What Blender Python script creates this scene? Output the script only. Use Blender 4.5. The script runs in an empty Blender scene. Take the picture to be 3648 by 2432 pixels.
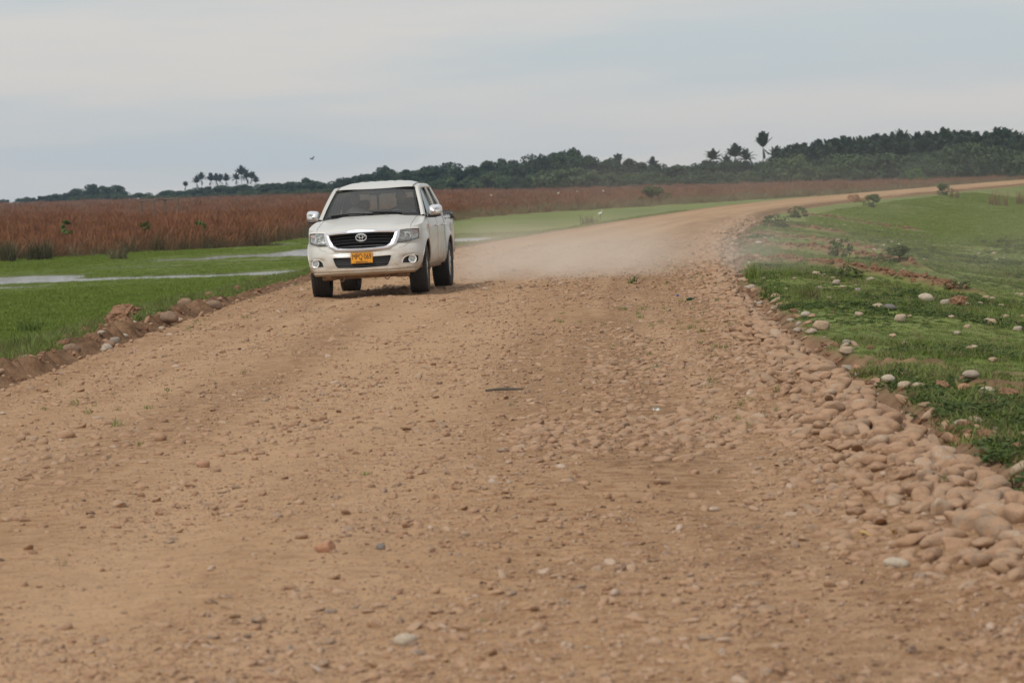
import bpy, bmesh, math, random
import numpy as np
from mathutils import Vector, Matrix, Euler, noise as mnoise
R_ = math.radians
SC = bpy.context.scene
COL = SC.collection

# ---------------------------------------------------------------- camera
cam_data = bpy.data.cameras.new('camera')
cam = bpy.data.objects.new('camera', cam_data)
COL.objects.link(cam)
SC.camera = cam
cam_data.lens = 120.0
cam_data.sensor_width = 36.0
cam_data.clip_start = 0.1
cam_data.clip_end = 20000
EYE = 1.685
cam.matrix_world = (Matrix.Translation((0, 0, EYE)) @ Matrix.Rotation(R_(90 - 2.636), 4, 'X')
                    @ Matrix.Rotation(R_(-1.85), 4, 'Z'))
cam_data.dof.use_dof = True
cam_data.dof.focus_distance = 40.0
cam_data.dof.aperture_fstop = 6.8

# ---------------------------------------------------------------- node helper
def nd(nt, typ, ins=None, **props):
    n = nt.nodes.new(typ)
    for k, v in props.items():
        setattr(n, k, v)
    for k, v in (ins or {}).items():
        s = n.inputs[k]
        if isinstance(v, bpy.types.NodeSocket):
            nt.links.new(v, s)
        else:
            if isinstance(v, tuple) and len(v) == 3 and s.type == 'RGBA':
                v = (*v, 1)
            s.default_value = v
    return n

def mixc(nt, fac, a, b, blend='MIX'):
    n = nd(nt, 'ShaderNodeMix', {0: fac, 6: a, 7: b}, data_type='RGBA', blend_type=blend)
    return n.outputs[2]

def ramp(nt, fac, stops):
    n = nd(nt, 'ShaderNodeValToRGB', {0: fac})
    e = n.color_ramp.elements
    while len(e) < len(stops):
        e.new(0.5)
    for i, (p, c) in enumerate(stops):
        e[i].position = p
        e[i].color = (c, c, c, 1) if isinstance(c, (int, float)) else (*c, 1)
    return n.outputs[0]

def mth(nt, op, a, b=0.0, clamp=False):
    return nd(nt, 'ShaderNodeMath', {0: a, 1: b}, operation=op, use_clamp=clamp).outputs[0]

# ---------------------------------------------------------------- light: hazy high cloud, soft sun
SUN_EL, SUN_AZ = 48.0, 215.0          # degrees, azimuth clockwise from +Y (the view direction)
world = bpy.data.worlds.new('World')
SC.world = world
world.use_nodes = True
wn = world.node_tree
wn.nodes.clear()
sky = nd(wn, 'ShaderNodeTexSky', sky_type='NISHITA', sun_disc=False, sun_elevation=R_(SUN_EL), sun_rotation=R_(SUN_AZ),
         air_density=1.0, dust_density=2.0, ozone_density=1.0)
tc = nd(wn, 'ShaderNodeTexCoord')
# a thin cloud deck seen edge-on: bands far wider than tall
mp1 = nd(wn, 'ShaderNodeMapping', {'Vector': tc.outputs['Generated'], 'Location': (1.30, 0.2, 0.35), 'Rotation': (0, 0.02, 0), 'Scale': (3.0, 3.0, 26.0)})
nz1 = nd(wn, 'ShaderNodeTexNoise', {'Vector': mp1.outputs[0], 'Scale': 1.5, 'Detail': 5.0, 'Roughness': 0.5})
mp2 = nd(wn, 'ShaderNodeMapping', {'Vector': tc.outputs['Generated'], 'Location': (4.7, 2.2, 1.3), 'Scale': (7.0, 7.0, 60.0)})
nz2 = nd(wn, 'ShaderNodeTexNoise', {'Vector': mp2.outputs[0], 'Scale': 1.6, 'Detail': 6.0, 'Roughness': 0.55})
deck = mixc(wn, ramp(wn, nz1.outputs[0], [(0.40, 0.0), (0.58, 1.0)]), (5.8, 6.4, 6.8), (7.4, 7.05, 6.8))
deck = mixc(wn, ramp(wn, nz2.outputs[0], [(0.45, 0.0), (0.70, 0.5)]), deck, (6.25, 6.4, 6.65))
skyc = mixc(wn, 0.80, sky.outputs[0], deck)
bg = nd(wn, 'ShaderNodeBackground', {'Color': skyc, 'Strength': 0.1})
wo = nd(wn, 'ShaderNodeOutputWorld', {'Surface': bg.outputs[0]})

sun_data = bpy.data.lights.new('sun', 'SUN')
sun = bpy.data.objects.new('sun', sun_data)
COL.objects.link(sun)
sun_data.energy = 2.3
sun_data.angle = R_(10)
sun_data.color = (1.0, 0.96, 0.90)
_d = Vector((math.sin(R_(SUN_AZ)) * math.cos(R_(SUN_EL)), math.cos(R_(SUN_AZ)) * math.cos(R_(SUN_EL)), math.sin(R_(SUN_EL))))
sun.rotation_euler = (-_d).to_track_quat('-Z', 'Y').to_euler()
sun.location = (-40, -60, 90)

SC.view_settings.view_transform = 'Standard'
SC.view_settings.look = 'None'
SC.view_settings.exposure = 0.0
SC.view_settings.gamma = 1.0
SC.view_settings.use_curve_mapping = False
SC.render.engine = 'CYCLES'
SC.cycles.use_denoising = True
SC.cycles.max_bounces = 6
SC.cycles.diffuse_bounces = 3
SC.cycles.glossy_bounces = 3
SC.cycles.transmission_bounces = 4
SC.cycles.transparent_max_bounces = 12
SC.cycles.volume_bounces = 1
SC.cycles.volume_step_rate = 1.0
SC.cycles.volume_max_steps = 128
SC.cycles.use_light_tree = True
SC.cycles.sample_clamp_indirect = 8.0

# ---------------------------------------------------------------- object helpers
def tag(o, label=None, cat=None, group=None, kind=None):
    if label: o['label'] = label
    if cat: o['category'] = cat
    if group: o['group'] = group
    if kind: o['kind'] = kind
    return o

def link(o, parent=None):
    COL.objects.link(o)
    if parent is not None:
        o.parent = parent
    return o

def mesh_obj(name, verts, faces, mat=None, parent=None, smooth=False, mats=None, fmat=None):
    me = bpy.data.meshes.new(name)
    me.from_pydata([tuple(map(float, v)) for v in verts], [], [tuple(map(int, f)) for f in faces])
    if mats:
        for m in mats: me.materials.append(m)
        me.polygons.foreach_set('material_index', fmat)
    elif mat:
        me.materials.append(mat)
    if smooth:
        me.polygons.foreach_set('use_smooth', [True] * len(me.polygons))
    me.update()
    return link(bpy.data.objects.new(name, me), parent)

def empty(name, loc=(0, 0, 0), rz=0.0):
    e = bpy.data.objects.new(name, None)
    e.empty_display_size = 0.3
    e.location = loc
    e.rotation_euler = (0, 0, rz)
    COL.objects.link(e)
    return e

def grid_mesh(name, P, mat=None, parent=None, attrs=None, smooth=True, flip=False):
    """P: (rows, cols, 3) array of points -> one grid mesh"""
    r, c = P.shape[:2]
    idx = np.arange(r * c).reshape(r, c)
    q = np.stack([idx[:-1, :-1], idx[:-1, 1:], idx[1:, 1:], idx[1:, :-1]], -1).reshape(-1, 4)
    if flip: q = q[:, ::-1]
    me = bpy.data.meshes.new(name)
    me.vertices.add(r * c)
    me.vertices.foreach_set('co', np.ascontiguousarray(P, dtype=np.float32).ravel())
    n = len(q)
    me.loops.add(n * 4)
    me.loops.foreach_set('vertex_index', np.ascontiguousarray(q, dtype=np.int32).ravel())
    me.polygons.add(n)
    me.polygons.foreach_set('loop_start', np.arange(0, n * 4, 4, dtype=np.int32))
    me.polygons.foreach_set('loop_total', np.full(n, 4, dtype=np.int32))
    me.update(calc_edges=True)
    if smooth: me.polygons.foreach_set('use_smooth', np.ones(n, dtype=bool))
    for k, v in (attrs or {}).items():
        a = me.attributes.new(k, 'FLOAT', 'POINT')
        a.data.foreach_set('value', np.ascontiguousarray(v, dtype=np.float32).ravel())
    if mat: me.materials.append(mat)
    return link(bpy.data.objects.new(name, me), parent)

# ---------------------------------------------------------------- numpy value noise
_rt = np.random.RandomState(7).rand(512, 512)
def vn(x, y, seed=0):
    x = np.asarray(x, float) + seed * 37.17; y = np.asarray(y, float) + seed * 91.3
    xi = np.floor(x).astype(int); yi = np.floor(y).astype(int)
    fx = x - xi; fy = y - yi
    fx = fx * fx * (3 - 2 * fx); fy = fy * fy * (3 - 2 * fy)
    g = lambda a, b: _rt[a % 512, b % 512]
    return ((g(xi, yi) * (1 - fx) + g(xi + 1, yi) * fx) * (1 - fy)
            + (g(xi, yi + 1) * (1 - fx) + g(xi + 1, yi + 1) * fx) * fy)
def fbm(x, y, octv=4, seed=0, gain=0.5):
    s = 0; a = 1; t = 0
    for k in range(octv):
        s = s + a * vn(x * 2 ** k, y * 2 ** k, seed + k); t += a; a *= gain
    return s / t
def sstep(a, b, x):
    t = np.clip((np.asarray(x, float) - a) / (b - a), 0, 1)
    return t * t * (3 - 2 * t)

# ---------------------------------------------------------------- materials
def base_mat(name):
    m = bpy.data.materials.new(name)
    m.use_nodes = True
    nt = m.node_tree
    return m, nt, nt.nodes['Principled BSDF']

def simple(name, col, rough=0.8, metal=0.0, var=0.0, scale=8.0, coat=0.0, spec=0.5, bump=0.0):
    m, nt, b = base_mat(name)
    b.inputs['Roughness'].default_value = rough
    b.inputs['Metallic'].default_value = metal
    b.inputs['Coat Weight'].default_value = coat
    b.inputs['Specular IOR Level'].default_value = spec
    if var or bump:
        t = nd(nt, 'ShaderNodeTexCoord')
        nz = nd(nt, 'ShaderNodeTexNoise', {'Vector': t.outputs['Object'], 'Scale': scale, 'Detail': 4.0})
        f = ramp(nt, nz.outputs[0], [(0.3, 0.0), (0.7, 1.0)])
        nt.links.new(mixc(nt, f, tuple(c * (1 - var) for c in col), tuple(min(1, c * (1 + var)) for c in col)), b.inputs['Base Color'])
        if bump:
            nt.links.new(nd(nt, 'ShaderNodeBump', {'Height': nz.outputs[0], 'Strength': bump, 'Distance': 0.02}).outputs[0], b.inputs['Normal'])
    else:
        b.inputs['Base Color'].default_value = (*col, 1)
    return m

def leaf_mat(name, cols, trans=0.25, rough=0.6, per_object=True, zgrad=None):
    """foliage: hue chosen per instance and varied in space, some light let through"""
    m, nt, b = base_mat(name)
    oi = nd(nt, 'ShaderNodeObjectInfo')
    geo = nd(nt, 'ShaderNodeNewGeometry')
    nz = nd(nt, 'ShaderNodeTexNoise', {'Vector': geo.outputs['Position'], 'Scale': 0.35, 'Detail': 3.0})
    f = mth(nt, 'ADD', mth(nt, 'MULTIPLY', oi.outputs['Random'], 0.6), mth(nt, 'MULTIPLY', nz.outputs[0], 0.5))
    n = len(cols)
    c = ramp(nt, f, [(0.15 + 0.75 * i / max(1, n - 1), cc) for i, cc in enumerate(cols)])
    if zgrad:                                   # stems differ in colour from tips (plant's own height)
        lo, hi, c2 = zgrad
        t = nd(nt, 'ShaderNodeTexCoord')
        sx = nd(nt, 'ShaderNodeSeparateXYZ', {0: t.outputs['Object']})
        c = mixc(nt, nd(nt, 'ShaderNodeMapRange', {0: sx.outputs[2], 1: lo, 2: hi}).outputs[0], c2, c)
    nt.links.new(c, b.inputs['Base Color'])
    b.inputs['Roughness'].default_value = rough
    b.inputs['Specular IOR Level'].default_value = 0.25
    tr = nd(nt, 'ShaderNodeBsdfTranslucent', {'Color': c})
    mx = nd(nt, 'ShaderNodeMixShader', {0: trans, 1: b.outputs[0], 2: tr.outputs[0]})
    nt.links.new(mx.outputs[0], nt.nodes['Material Output'].inputs[0])
    return m

# scatter many small copies of hidden-away prototypes over points: used for "stuff" only
def scatter(name, pts, scl, rot, pid, protos, kind='stuff', parent=None, label=None, cat=None):
    me = bpy.data.meshes.new(name)
    n = len(pts)
    me.vertices.add(n)
    me.vertices.foreach_set('co', np.ascontiguousarray(pts, dtype=np.float32).ravel())
    for k, v, t in (('scl', scl, 'FLOAT_VECTOR'), ('rot', rot, 'FLOAT_VECTOR')):
        a = me.attributes.new(k, t, 'POINT')
        a.data.foreach_set('vector', np.ascontiguousarray(v, dtype=np.float32).ravel())
    a = me.attributes.new('pid', 'INT', 'POINT')
    a.data.foreach_set('value', np.ascontiguousarray(pid, dtype=np.int32))
    o = link(bpy.data.objects.new(name, me), parent)
    c = bpy.data.collections.new(name + '_kinds')
    for p in protos: c.objects.link(p)
    g = bpy.data.node_groups.new(name + '_scatter', 'GeometryNodeTree')
    g.interface.new_socket('Geometry', in_out='INPUT', socket_type='NodeSocketGeometry')
    g.interface.new_socket('Geometry', in_out='OUTPUT', socket_type='NodeSocketGeometry')
    gi = g.nodes.new('NodeGroupInput'); go = g.nodes.new('NodeGroupOutput')
    ci = g.nodes.new('GeometryNodeCollectionInfo')
    ci.inputs['Collection'].default_value = c
    ci.inputs['Separate Children'].default_value = True
    ci.inputs['Reset Children'].default_value = True
    ip = g.nodes.new('GeometryNodeInstanceOnPoints')
    ip.inputs['Pick Instance'].default_value = True
    def na(nm, t):
        x = g.nodes.new('GeometryNodeInputNamedAttribute'); x.data_type = t; x.inputs[0].default_value = nm
        return x.outputs[0]
    g.links.new(gi.outputs[0], ip.inputs['Points'])
    g.links.new(ci.outputs[0], ip.inputs['Instance'])
    g.links.new(na('pid', 'INT'), ip.inputs['Instance Index'])
    g.links.new(na('rot', 'FLOAT_VECTOR'), ip.inputs['Rotation'])
    g.links.new(na('scl', 'FLOAT_VECTOR'), ip.inputs['Scale'])
    g.links.new(ip.outputs[0], go.inputs[0])
    md = o.modifiers.new('scatter', 'NODES'); md.node_group = g
    return tag(o, label, cat, None, kind)

def proto(name, verts, faces, mat, smooth=False):
    me = bpy.data.meshes.new(name)
    me.from_pydata([tuple(map(float, v)) for v in verts], [], [tuple(map(int, f)) for f in faces])
    if mat: me.materials.append(mat)
    if smooth: me.polygons.foreach_set('use_smooth', [True] * len(me.polygons))
    me.update()
    return bpy.data.objects.new(name, me)
# ================================================================= THE LIE OF THE LAND
# +Y is the direction of view, the road surface is z = 0, the wet plain lies about a metre lower.
_yy = np.arange(-60, 2601, 2.0)
def _curve(pts, sm=4):
    y = np.array([p[0] for p in pts], float); x = np.array([p[1] for p in pts], float)
    v = np.interp(_yy, y, x)
    k = np.exp(-0.5 * (np.arange(-12, 13) / sm) ** 2); k /= k.sum()
    return np.convolve(np.pad(v, 12, mode='edge'), k, 'valid')
_Lt = _curve([(-60, -5.0), (10, -4.9), (32, -4.86), (48, -4.66), (67, -4.04), (96, -1.33), (125, 2.1), (158, 6.3), (203, 12.4), (250, 20.6), (340, 40.5), (420, 58), (600, 100), (2600, 600)])
_Rt = _curve([(-60, 2.4), (10, 2.42), (16, 2.44), (22, 2.55), (30, 2.77), (45, 3.02), (68, 4.33), (99, 6.47), (154, 11.6), (193, 18.1), (245, 29.2), (338, 51.2), (420, 69.5), (600, 112), (2600, 612)])
def Lx(y): return np.interp(y, _yy, _Lt)
def Rx(y): return np.interp(y, _yy, _Rt)

# soil ridges left by the grader on the right bank: polylines (x, y), half-width, height
RIDGES = [([(4.2, 66.5), (5.3, 64.5), (6.2, 62.0), (7.0, 59.5), (7.7, 57.5)], 0.28, 0.15),
          ([(4.6, 84), (6.0, 82), (7.2, 80), (8.4, 77), (8.9, 75)], 0.34, 0.16),
          ([(5.2, 99), (6.8, 97), (8.4, 94), (9.6, 90)], 0.36, 0.13),
          ([(7.3, 118), (9.2, 116), (11.0, 113)], 0.35, 0.11),
          ([(12.5, 150), (14.5, 147), (17, 143)], 0.45, 0.12),
          ([(3.35, 25.2), (3.7, 24.9), (4.1, 24.4)], 0.13, 0.14),
          ([(3.15, 29.2), (3.35, 29.0), (3.6, 28.8)], 0.12, 0.10)]
def seg_dist(x, y, pts):
    d = np.full(np.shape(x), 1e9)
    for (ax, ay), (bx, by) in zip(pts[:-1], pts[1:]):
        vx, vy = bx - ax, by - ay
        t = np.clip(((x - ax) * vx + (y - ay) * vy) / (vx * vx + vy * vy), 0, 1)
        d = np.minimum(d, np.hypot(x - ax - t * vx, (y - ay - t * vy)))
    return d
# shallow hollows in the wet meadow that hold water: centre, half-lengths
PUDDLES = [(-14.6, 113.4, 4.8, 2.7), (-16.9, 116.5, 2.6, 5.0), (-10.2, 113.0, 2.6, 2.6), (-7.2, 116, 1.8, 1.8), (-8.6, 151, 1.7, 10.0), (-10.6, 146, 2.3, 4.2),
           (-13.5, 142, 1.8, 2.6), (-15.2, 176, 2.6, 4.5), (-12.6, 174.5, 1.8, 4.0), (-21.8, 172, 0.5, 3), (-1.6, 170, 1.5, 7.0),
           (-16, 106, 2.0, 1.3), (-18, 101, 1.6, 1.1), (-9.0, 136, 3.5, 1.6), (-13.5, 130, 2.6, 1.3)]
WATER_Z = -1.035
def puddle(x, y):
    p = np.zeros(np.shape(x))
    w = 0.75 * (fbm(x * 1.1, y * 0.5, 3, 5) - 0.5)
    for cx, cy, a, b in PUDDLES:
        r = np.hypot((x - cx) / a, (y - cy) / b)
        p = np.maximum(p, np.clip(1.25 - r + w, 0, 1))
    return np.clip(p * 2.5, 0, 1)
def ridge(x, y):
    h = np.zeros(np.shape(x)); s = np.zeros(np.shape(x))
    n = fbm(x * 2.2, y * 1.4, 3, 21)
    for pts, w, hh in RIDGES:
        d = seg_dist(x, y, pts) + (n - 0.5) * w * 1.6
        k = np.exp(-(d / w) ** 2)
        h = np.maximum(h, hh * k * (0.45 + 1.1 * n)); s = np.maximum(s, np.clip(1.6 * k - 0.25, 0, 1))
    return h, s

def ground_z(x, y, full=False):
    x = np.asarray(x, float); y = np.asarray(y, float)
    dl = Lx(y) - x; dr = x - Rx(y)
    n = fbm(x * 0.25, y * 0.12, 3, 1) - 0.5
    f = fbm(x * 1.3, y * 0.9, 3, 2) - 0.5
    plain = -1.0 + 0.03 * n
    zl = -0.06 + (plain + 0.06) * sstep(0.15, 4.6, dl + 0.5 * n)
    sc = 0.24 + 0.55 * (fbm(x * 0.0 + 3, y * 0.8, 4, 9) - 0.5)
    near = 1 - sstep(45, 85, y)                         # the cut earth step beside the cobbles is clearest near the camera
    step = sstep(sc - 0.20, sc + 0.10, dr + 0.35 * f)
    zr = -0.14 + step * (0.10 + 0.13 * near * fbm(x * 0.0 + 9, y * 0.6, 3, 10))
    zr = zr + (plain + 0.02 - zr) * sstep(0.5, 8.5, dr + 0.8 * n) ** 0.9
    zr = zr + (0.10 * f + 0.10 * n) * sstep(0.2, 1.0, dr) * (1 - 0.7 * sstep(6, 12, dr))
    rh, rs = ridge(x, y)
    zr = zr + rh * (dr > 0)
    z = np.where(dl > 0, zl + 0.05 * f * sstep(0.3, 1.0, dl) * (1 - 0.6 * sstep(4, 8, dl)), np.where(dr > 0, zr, -0.16))
    pd = puddle(x, y) * (dl > 4)
    z = z - 0.075 * pd
    if not full: return z
    scuff = np.clip((fbm(x * 0.9, y * 0.55, 4, 14) - 0.60) * 6, 0, 1) * (dr > 0) * (1 - sstep(4, 10, dr)) * 0.7
    soil = np.maximum(np.where(dr > 0, rs, 0), np.where(dr > 0, 1 - sstep(sc + 0.0, sc + 0.22, dr + 0.35 * f), 0))
    soil = np.maximum(soil, scuff)
    soil = np.maximum(soil, np.where(dl > -0.5, 1 - sstep(0.35, 0.8, dl + 0.5 * f), 0) * (dl > -5))
    return z, soil, pd

def lines(spans):
    v = []
    for a, b, s in spans:
        v.append(np.arange(a, b, s))
    return np.unique(np.round(np.concatenate(v), 4))
xs = lines([(-1300, -400, 100), (-400, -100, 20), (-100, -30, 3), (-30, -10, 0.6), (-10, 12, 0.10), (12, 30, 0.4), (30, 110, 2), (110, 400, 20), (400, 1301, 100)])
ys = lines([(-60, 8, 3), (8, 14, 0.4), (14, 45, 0.14), (45, 75, 0.25), (75, 125, 0.5), (125, 200, 1.0), (200, 400, 4), (400, 1000, 30), (1000, 2601, 200)])
X, Y = np.meshgrid(xs, ys)
Z, SOIL, PUD = ground_z(X, Y, True)

# ---- ground material
def soil_cols(nt, pos):
    n1 = nd(nt, 'ShaderNodeTexNoise', {'Vector': pos, 'Scale': 2.2, 'Detail': 6.0, 'Roughness': 0.65})
    return mixc(nt, ramp(nt, n1.outputs[0], [(0.35, 0.0), (0.65, 1.0)]), (0.105, 0.058, 0.032), (0.275, 0.165, 0.095)), n1
m_ground, nt, b = base_mat('meadow_ground')
geo = nd(nt, 'ShaderNodeNewGeometry')
pos = geo.outputs['Position']
at_s = nd(nt, 'ShaderNodeAttribute', attribute_name='soil')
at_p = nd(nt, 'ShaderNodeAttribute', attribute_name='mud')
at_r = nd(nt, 'ShaderNodeAttribute', attribute_name='reed')
n1 = nd(nt, 'ShaderNodeTexNoise', {'Vector': pos, 'Scale': 0.22, 'Detail': 5.0, 'Roughness': 0.6})
n2 = nd(nt, 'ShaderNodeTexNoise', {'Vector': pos, 'Scale': 3.0, 'Detail': 4.0})
g = mixc(nt, ramp(nt, n1.outputs[0], [(0.35, 0.0), (0.65, 1.0)]), (0.105, 0.138, 0.032), (0.175, 0.21, 0.052))
g = mixc(nt, mth(nt, 'MULTIPLY', ramp(nt, n2.outputs[0], [(0.45, 0.0), (0.75, 1.0)]), 0.5), g, (0.10, 0.095, 0.035))
g = mixc(nt, at_r.outputs['Fac'], g, (0.15, 0.085, 0.045))
s, sn = soil_cols(nt, pos)
g = mixc(nt, at_s.outputs['Fac'], g, s)
g = mixc(nt, at_p.outputs['Fac'], g, (0.07, 0.055, 0.035))
nt.links.new(g, b.inputs['Base Color'])
b.inputs['Roughness'].default_value = 0.95
b.inputs['Specular IOR Level'].default_value = 0.2
nt.links.new(nd(nt, 'ShaderNodeBump', {'Height': sn.outputs[0], 'Strength': 0.6, 'Distance': 0.05}).outputs[0], b.inputs['Normal'])
REED = [(-60, 130), (-22, 148), (-17.7, 158), (-14, 164), (-12.4, 184), (-2.4, 281), (5.4, 318), (15.6, 350), (30, 395), (45, 440), (80, 560), (400, 1900)]
def reed_near(x): return np.interp(x, [p[0] for p in REED], [p[1] for p in REED])
reed_mask = sstep(-4, 14, Y - reed_near(X)) * (X < Lx(Y) - 2.5)
ground = grid_mesh('ground', np.stack([X, Y, Z], -1), m_ground, None, {'soil': SOIL, 'mud': PUD * 0.8, 'reed': reed_mask})
tag(ground, 'grassy plain and road banks stretching away to the trees', 'ground', kind='structure')

# ---- standing water
m_water, nt, b = base_mat('puddle_water')
b.inputs['Base Color'].default_value = (0.035, 0.03, 0.02, 1)
b.inputs['Roughness'].default_value = 0.10
b.inputs['IOR'].default_value = 1.33
geo = nd(nt, 'ShaderNodeNewGeometry')
nzw = nd(nt, 'ShaderNodeTexNoise', {'Vector': geo.outputs['Position'], 'Scale': 5.0, 'Detail': 2.0})
nt.links.new(nd(nt, 'ShaderNodeBump', {'Height': nzw.outputs[0], 'Strength': 0.16, 'Distance': 0.03}).outputs[0], b.inputs['Normal'])
wx = np.linspace(-26, 0.6, 40); wy = np.linspace(98, 182, 40)
WX, WY = np.meshgrid(wx, wy)
wat = grid_mesh('water', np.stack([WX, WY, np.full_like(WX, WATER_Z)], -1), m_water)
tag(wat, 'shallow rain water standing in streaks across the green meadow', 'water', kind='structure')

# ================================================================= THE DIRT ROAD
def road_z(x, y):
    """surface height: crossfall, wheel ruts, lumps, sinking under the banks at both edges"""
    l, r = Lx(y), Rx(y)
    u = (x - l) / (r - l)
    s = x - (l + r) / 2
    far = 1 / (1 + (np.maximum(y, 8) / 60.0) ** 2)
    z = 0.04 * (u - 0.5)
    wob = 0.35 * (fbm(y * 0.05 + 3, y * 0 + 1, 2, 31) - 0.5)
    for c, dpt in ((-2.15, 0.022), (-0.55, 0.024), (0.45, 0.012)):
        z = z - dpt * np.exp(-((s - c - wob) / 0.28) ** 2)
    lump = fbm(x * 0.9, y * 0.6, 3, 3) - 0.5
    mid = fbm(x * 4.5, y * 3.5, 3, 4) - 0.5
    fine = fbm(x * 16, y * 14, 3, 6) - 0.5
    rough = 0.4 + 0.9 * sstep(0.42, 0.62, fbm(x * 0.55, y * 0.20, 3, 8))
    z = z + 0.05 * lump * (0.5 + 0.5 * far) + 0.022 * mid * rough + 0.011 * fine * rough
    # cobble bed heaped along the right edge
    d = r - x
    w = 0.55 + 0.5 * (fbm(y * 0.22, y * 0, 3, 12) - 0.3) + 0.55 * (1 - sstep(14, 24, y))
    z = z + 0.10 * np.exp(-((d - 0.35) / np.maximum(0.25, 0.5 * w)) ** 2) * (0.5 + fbm(x * 1.2, y * 0.8, 3, 13)) * (y > 5)
    # loose edge towards the left berm
    z = z - 0.10 * (1 - sstep(-0.05, 0.25, x - l)) - 0.14 * (1 - sstep(-0.02, 0.22, d))
    return z
ry = [-20.0]
while ry[-1] < 700:
    y0 = ry[-1]
    ry.append(y0 + (1.5 if y0 < 7 else max(0.022, 0.00022 * y0 * y0) if y0 < 120 else 0.02 * y0))
ry = np.array(ry)
ru = np.concatenate([[-0.03], np.linspace(0, 1, 270), [1.02]])
YY, UU = np.meshgrid(ry, ru, indexing='ij')
XX = Lx(YY) + UU * (Rx(YY) - Lx(YY))
ZZ = road_z(XX, YY)

m_road, nt, b = base_mat('packed_dirt')
geo = nd(nt, 'ShaderNodeNewGeometry')
pos = geo.outputs['Position']
at = nd(nt, 'ShaderNodeAttribute', attribute_name='track')
atw = nd(nt, 'ShaderNodeAttribute', attribute_name='damp_shade')
na_ = nd(nt, 'ShaderNodeTexNoise', {'Vector': pos, 'Scale': 1.1, 'Detail': 6.0, 'Roughness': 0.62})
nb_ = nd(nt, 'ShaderNodeTexNoise', {'Vector': pos, 'Scale': 7.0, 'Detail': 6.0, 'Roughness': 0.7})
nc_ = nd(nt, 'ShaderNodeTexNoise', {'Vector': pos, 'Scale': 38.0, 'Detail': 4.0, 'Roughness': 0.7})
c = mixc(nt, ramp(nt, na_.outputs[0], [(0.33, 0.0), (0.66, 1.0)]), (0.350, 0.208, 0.106), (0.445, 0.276, 0.148))
c = mixc(nt, ramp(nt, nb_.outputs[0], [(0.36, 0.8), (0.50, 0.0)]), c, (0.235, 0.112, 0.054))
c = mixc(nt, ramp(nt, nb_.outputs[0], [(0.55, 0.0), (0.72, 0.7)]), c, (0.50, 0.33, 0.215))
c = mixc(nt, mth(nt, 'MULTIPLY', at.outputs['Fac'], 0.62), c, (0.53, 0.345, 0.20))
c = mixc(nt, mth(nt, 'MULTIPLY', atw.outputs['Fac'], mth(nt, 'MULTIPLY', ramp(nt, nb_.outputs[0], [(0.40, 1.0), (0.60, 0.25)]), 0.75)), c, (0.175, 0.094, 0.048))
vor = nd(nt, 'ShaderNodeTexVoronoi', {'Vector': pos, 'Scale': 55.0, 'Randomness': 1.0})
vs = nd(nt, 'ShaderNodeSeparateColor', {0: vor.outputs['Color']})
spk = mth(nt, 'MULTIPLY', mth(nt, 'GREATER_THAN', vs.outputs[0], 0.68), mth(nt, 'LESS_THAN', vor.outputs['Distance'], 0.42))
spc = mixc(nt, vs.outputs[1], (0.10, 0.055, 0.035), (0.50, 0.34, 0.24))
c = mixc(nt, mth(nt, 'MULTIPLY', spk, 0.75), c, spc)
nt.links.new(c, b.inputs['Base Color'])
b.inputs['Roughness'].default_value = 0.95
b.inputs['Specular IOR Level'].default_value = 0.15
hsum = mth(nt, 'ADD', mth(nt, 'MULTIPLY', nb_.outputs[0], 0.6), mth(nt, 'ADD', mth(nt, 'MULTIPLY', nc_.outputs[0], 0.5), mth(nt, 'MULTIPLY', spk, 0.35)))
nt.links.new(nd(nt, 'ShaderNodeBump', {'Height': hsum, 'Strength': 1.0, 'Distance': 0.035}).outputs[0], b.inputs['Normal'])

_s = XX - (Lx(YY) + Rx(YY)) / 2
_wob = 0.35 * (fbm(YY * 0.05 + 3, YY * 0 + 1, 2, 31) - 0.5)
TRK = np.zeros_like(XX)
for cc, ww in ((-2.15, 0.42), (-0.55, 0.5), (0.5, 0.4)):
    TRK = np.maximum(TRK, np.exp(-((_s - cc - _wob) / ww) ** 2))
TRK *= 0.45 + 0.7 * fbm(XX * 1.6, YY * 0.05, 3, 17)
TRK = np.maximum(TRK, 0.9 * np.clip((fbm((_s - _wob) * 2.2, YY * 0.025, 3, 27) - 0.5) * 4, 0, 1))
DMP_SHD = np.clip((fbm((_s - _wob) * 1.7, YY * 0.05, 4, 18) - 0.50) * 5, 0, 1) * (0.4 + 0.6 * fbm(XX * 0.8, YY * 0.22, 3, 28)) * (1 - 0.6 * np.clip(TRK, 0, 1))
DMP_SHD = np.maximum(DMP_SHD, (1 - sstep(0.5, 1.4, Rx(YY) - XX)) * (0.65 + 0.7 * fbm(XX * 1.5, YY * 0.6, 3, 24)))  # cobble bed: damp brown dirt, plus crevice shade between stones put into the colour
DMP_SHD = np.maximum(DMP_SHD, np.exp(-(((Rx(YY) - XX) - 1.6) / 0.7) ** 2) * np.clip((fbm(XX * 1.1, YY * 0.3, 4, 19) - 0.4) * 5, 0, 1))
road = grid_mesh('dirt_road', np.stack([XX, YY, ZZ], -1), m_road, None, {'track': np.clip(TRK, 0, 1), 'damp_shade': DMP_SHD})
tag(road, 'unpaved tan dirt road with pebbles curving away to the right', 'road', kind='structure')
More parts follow.
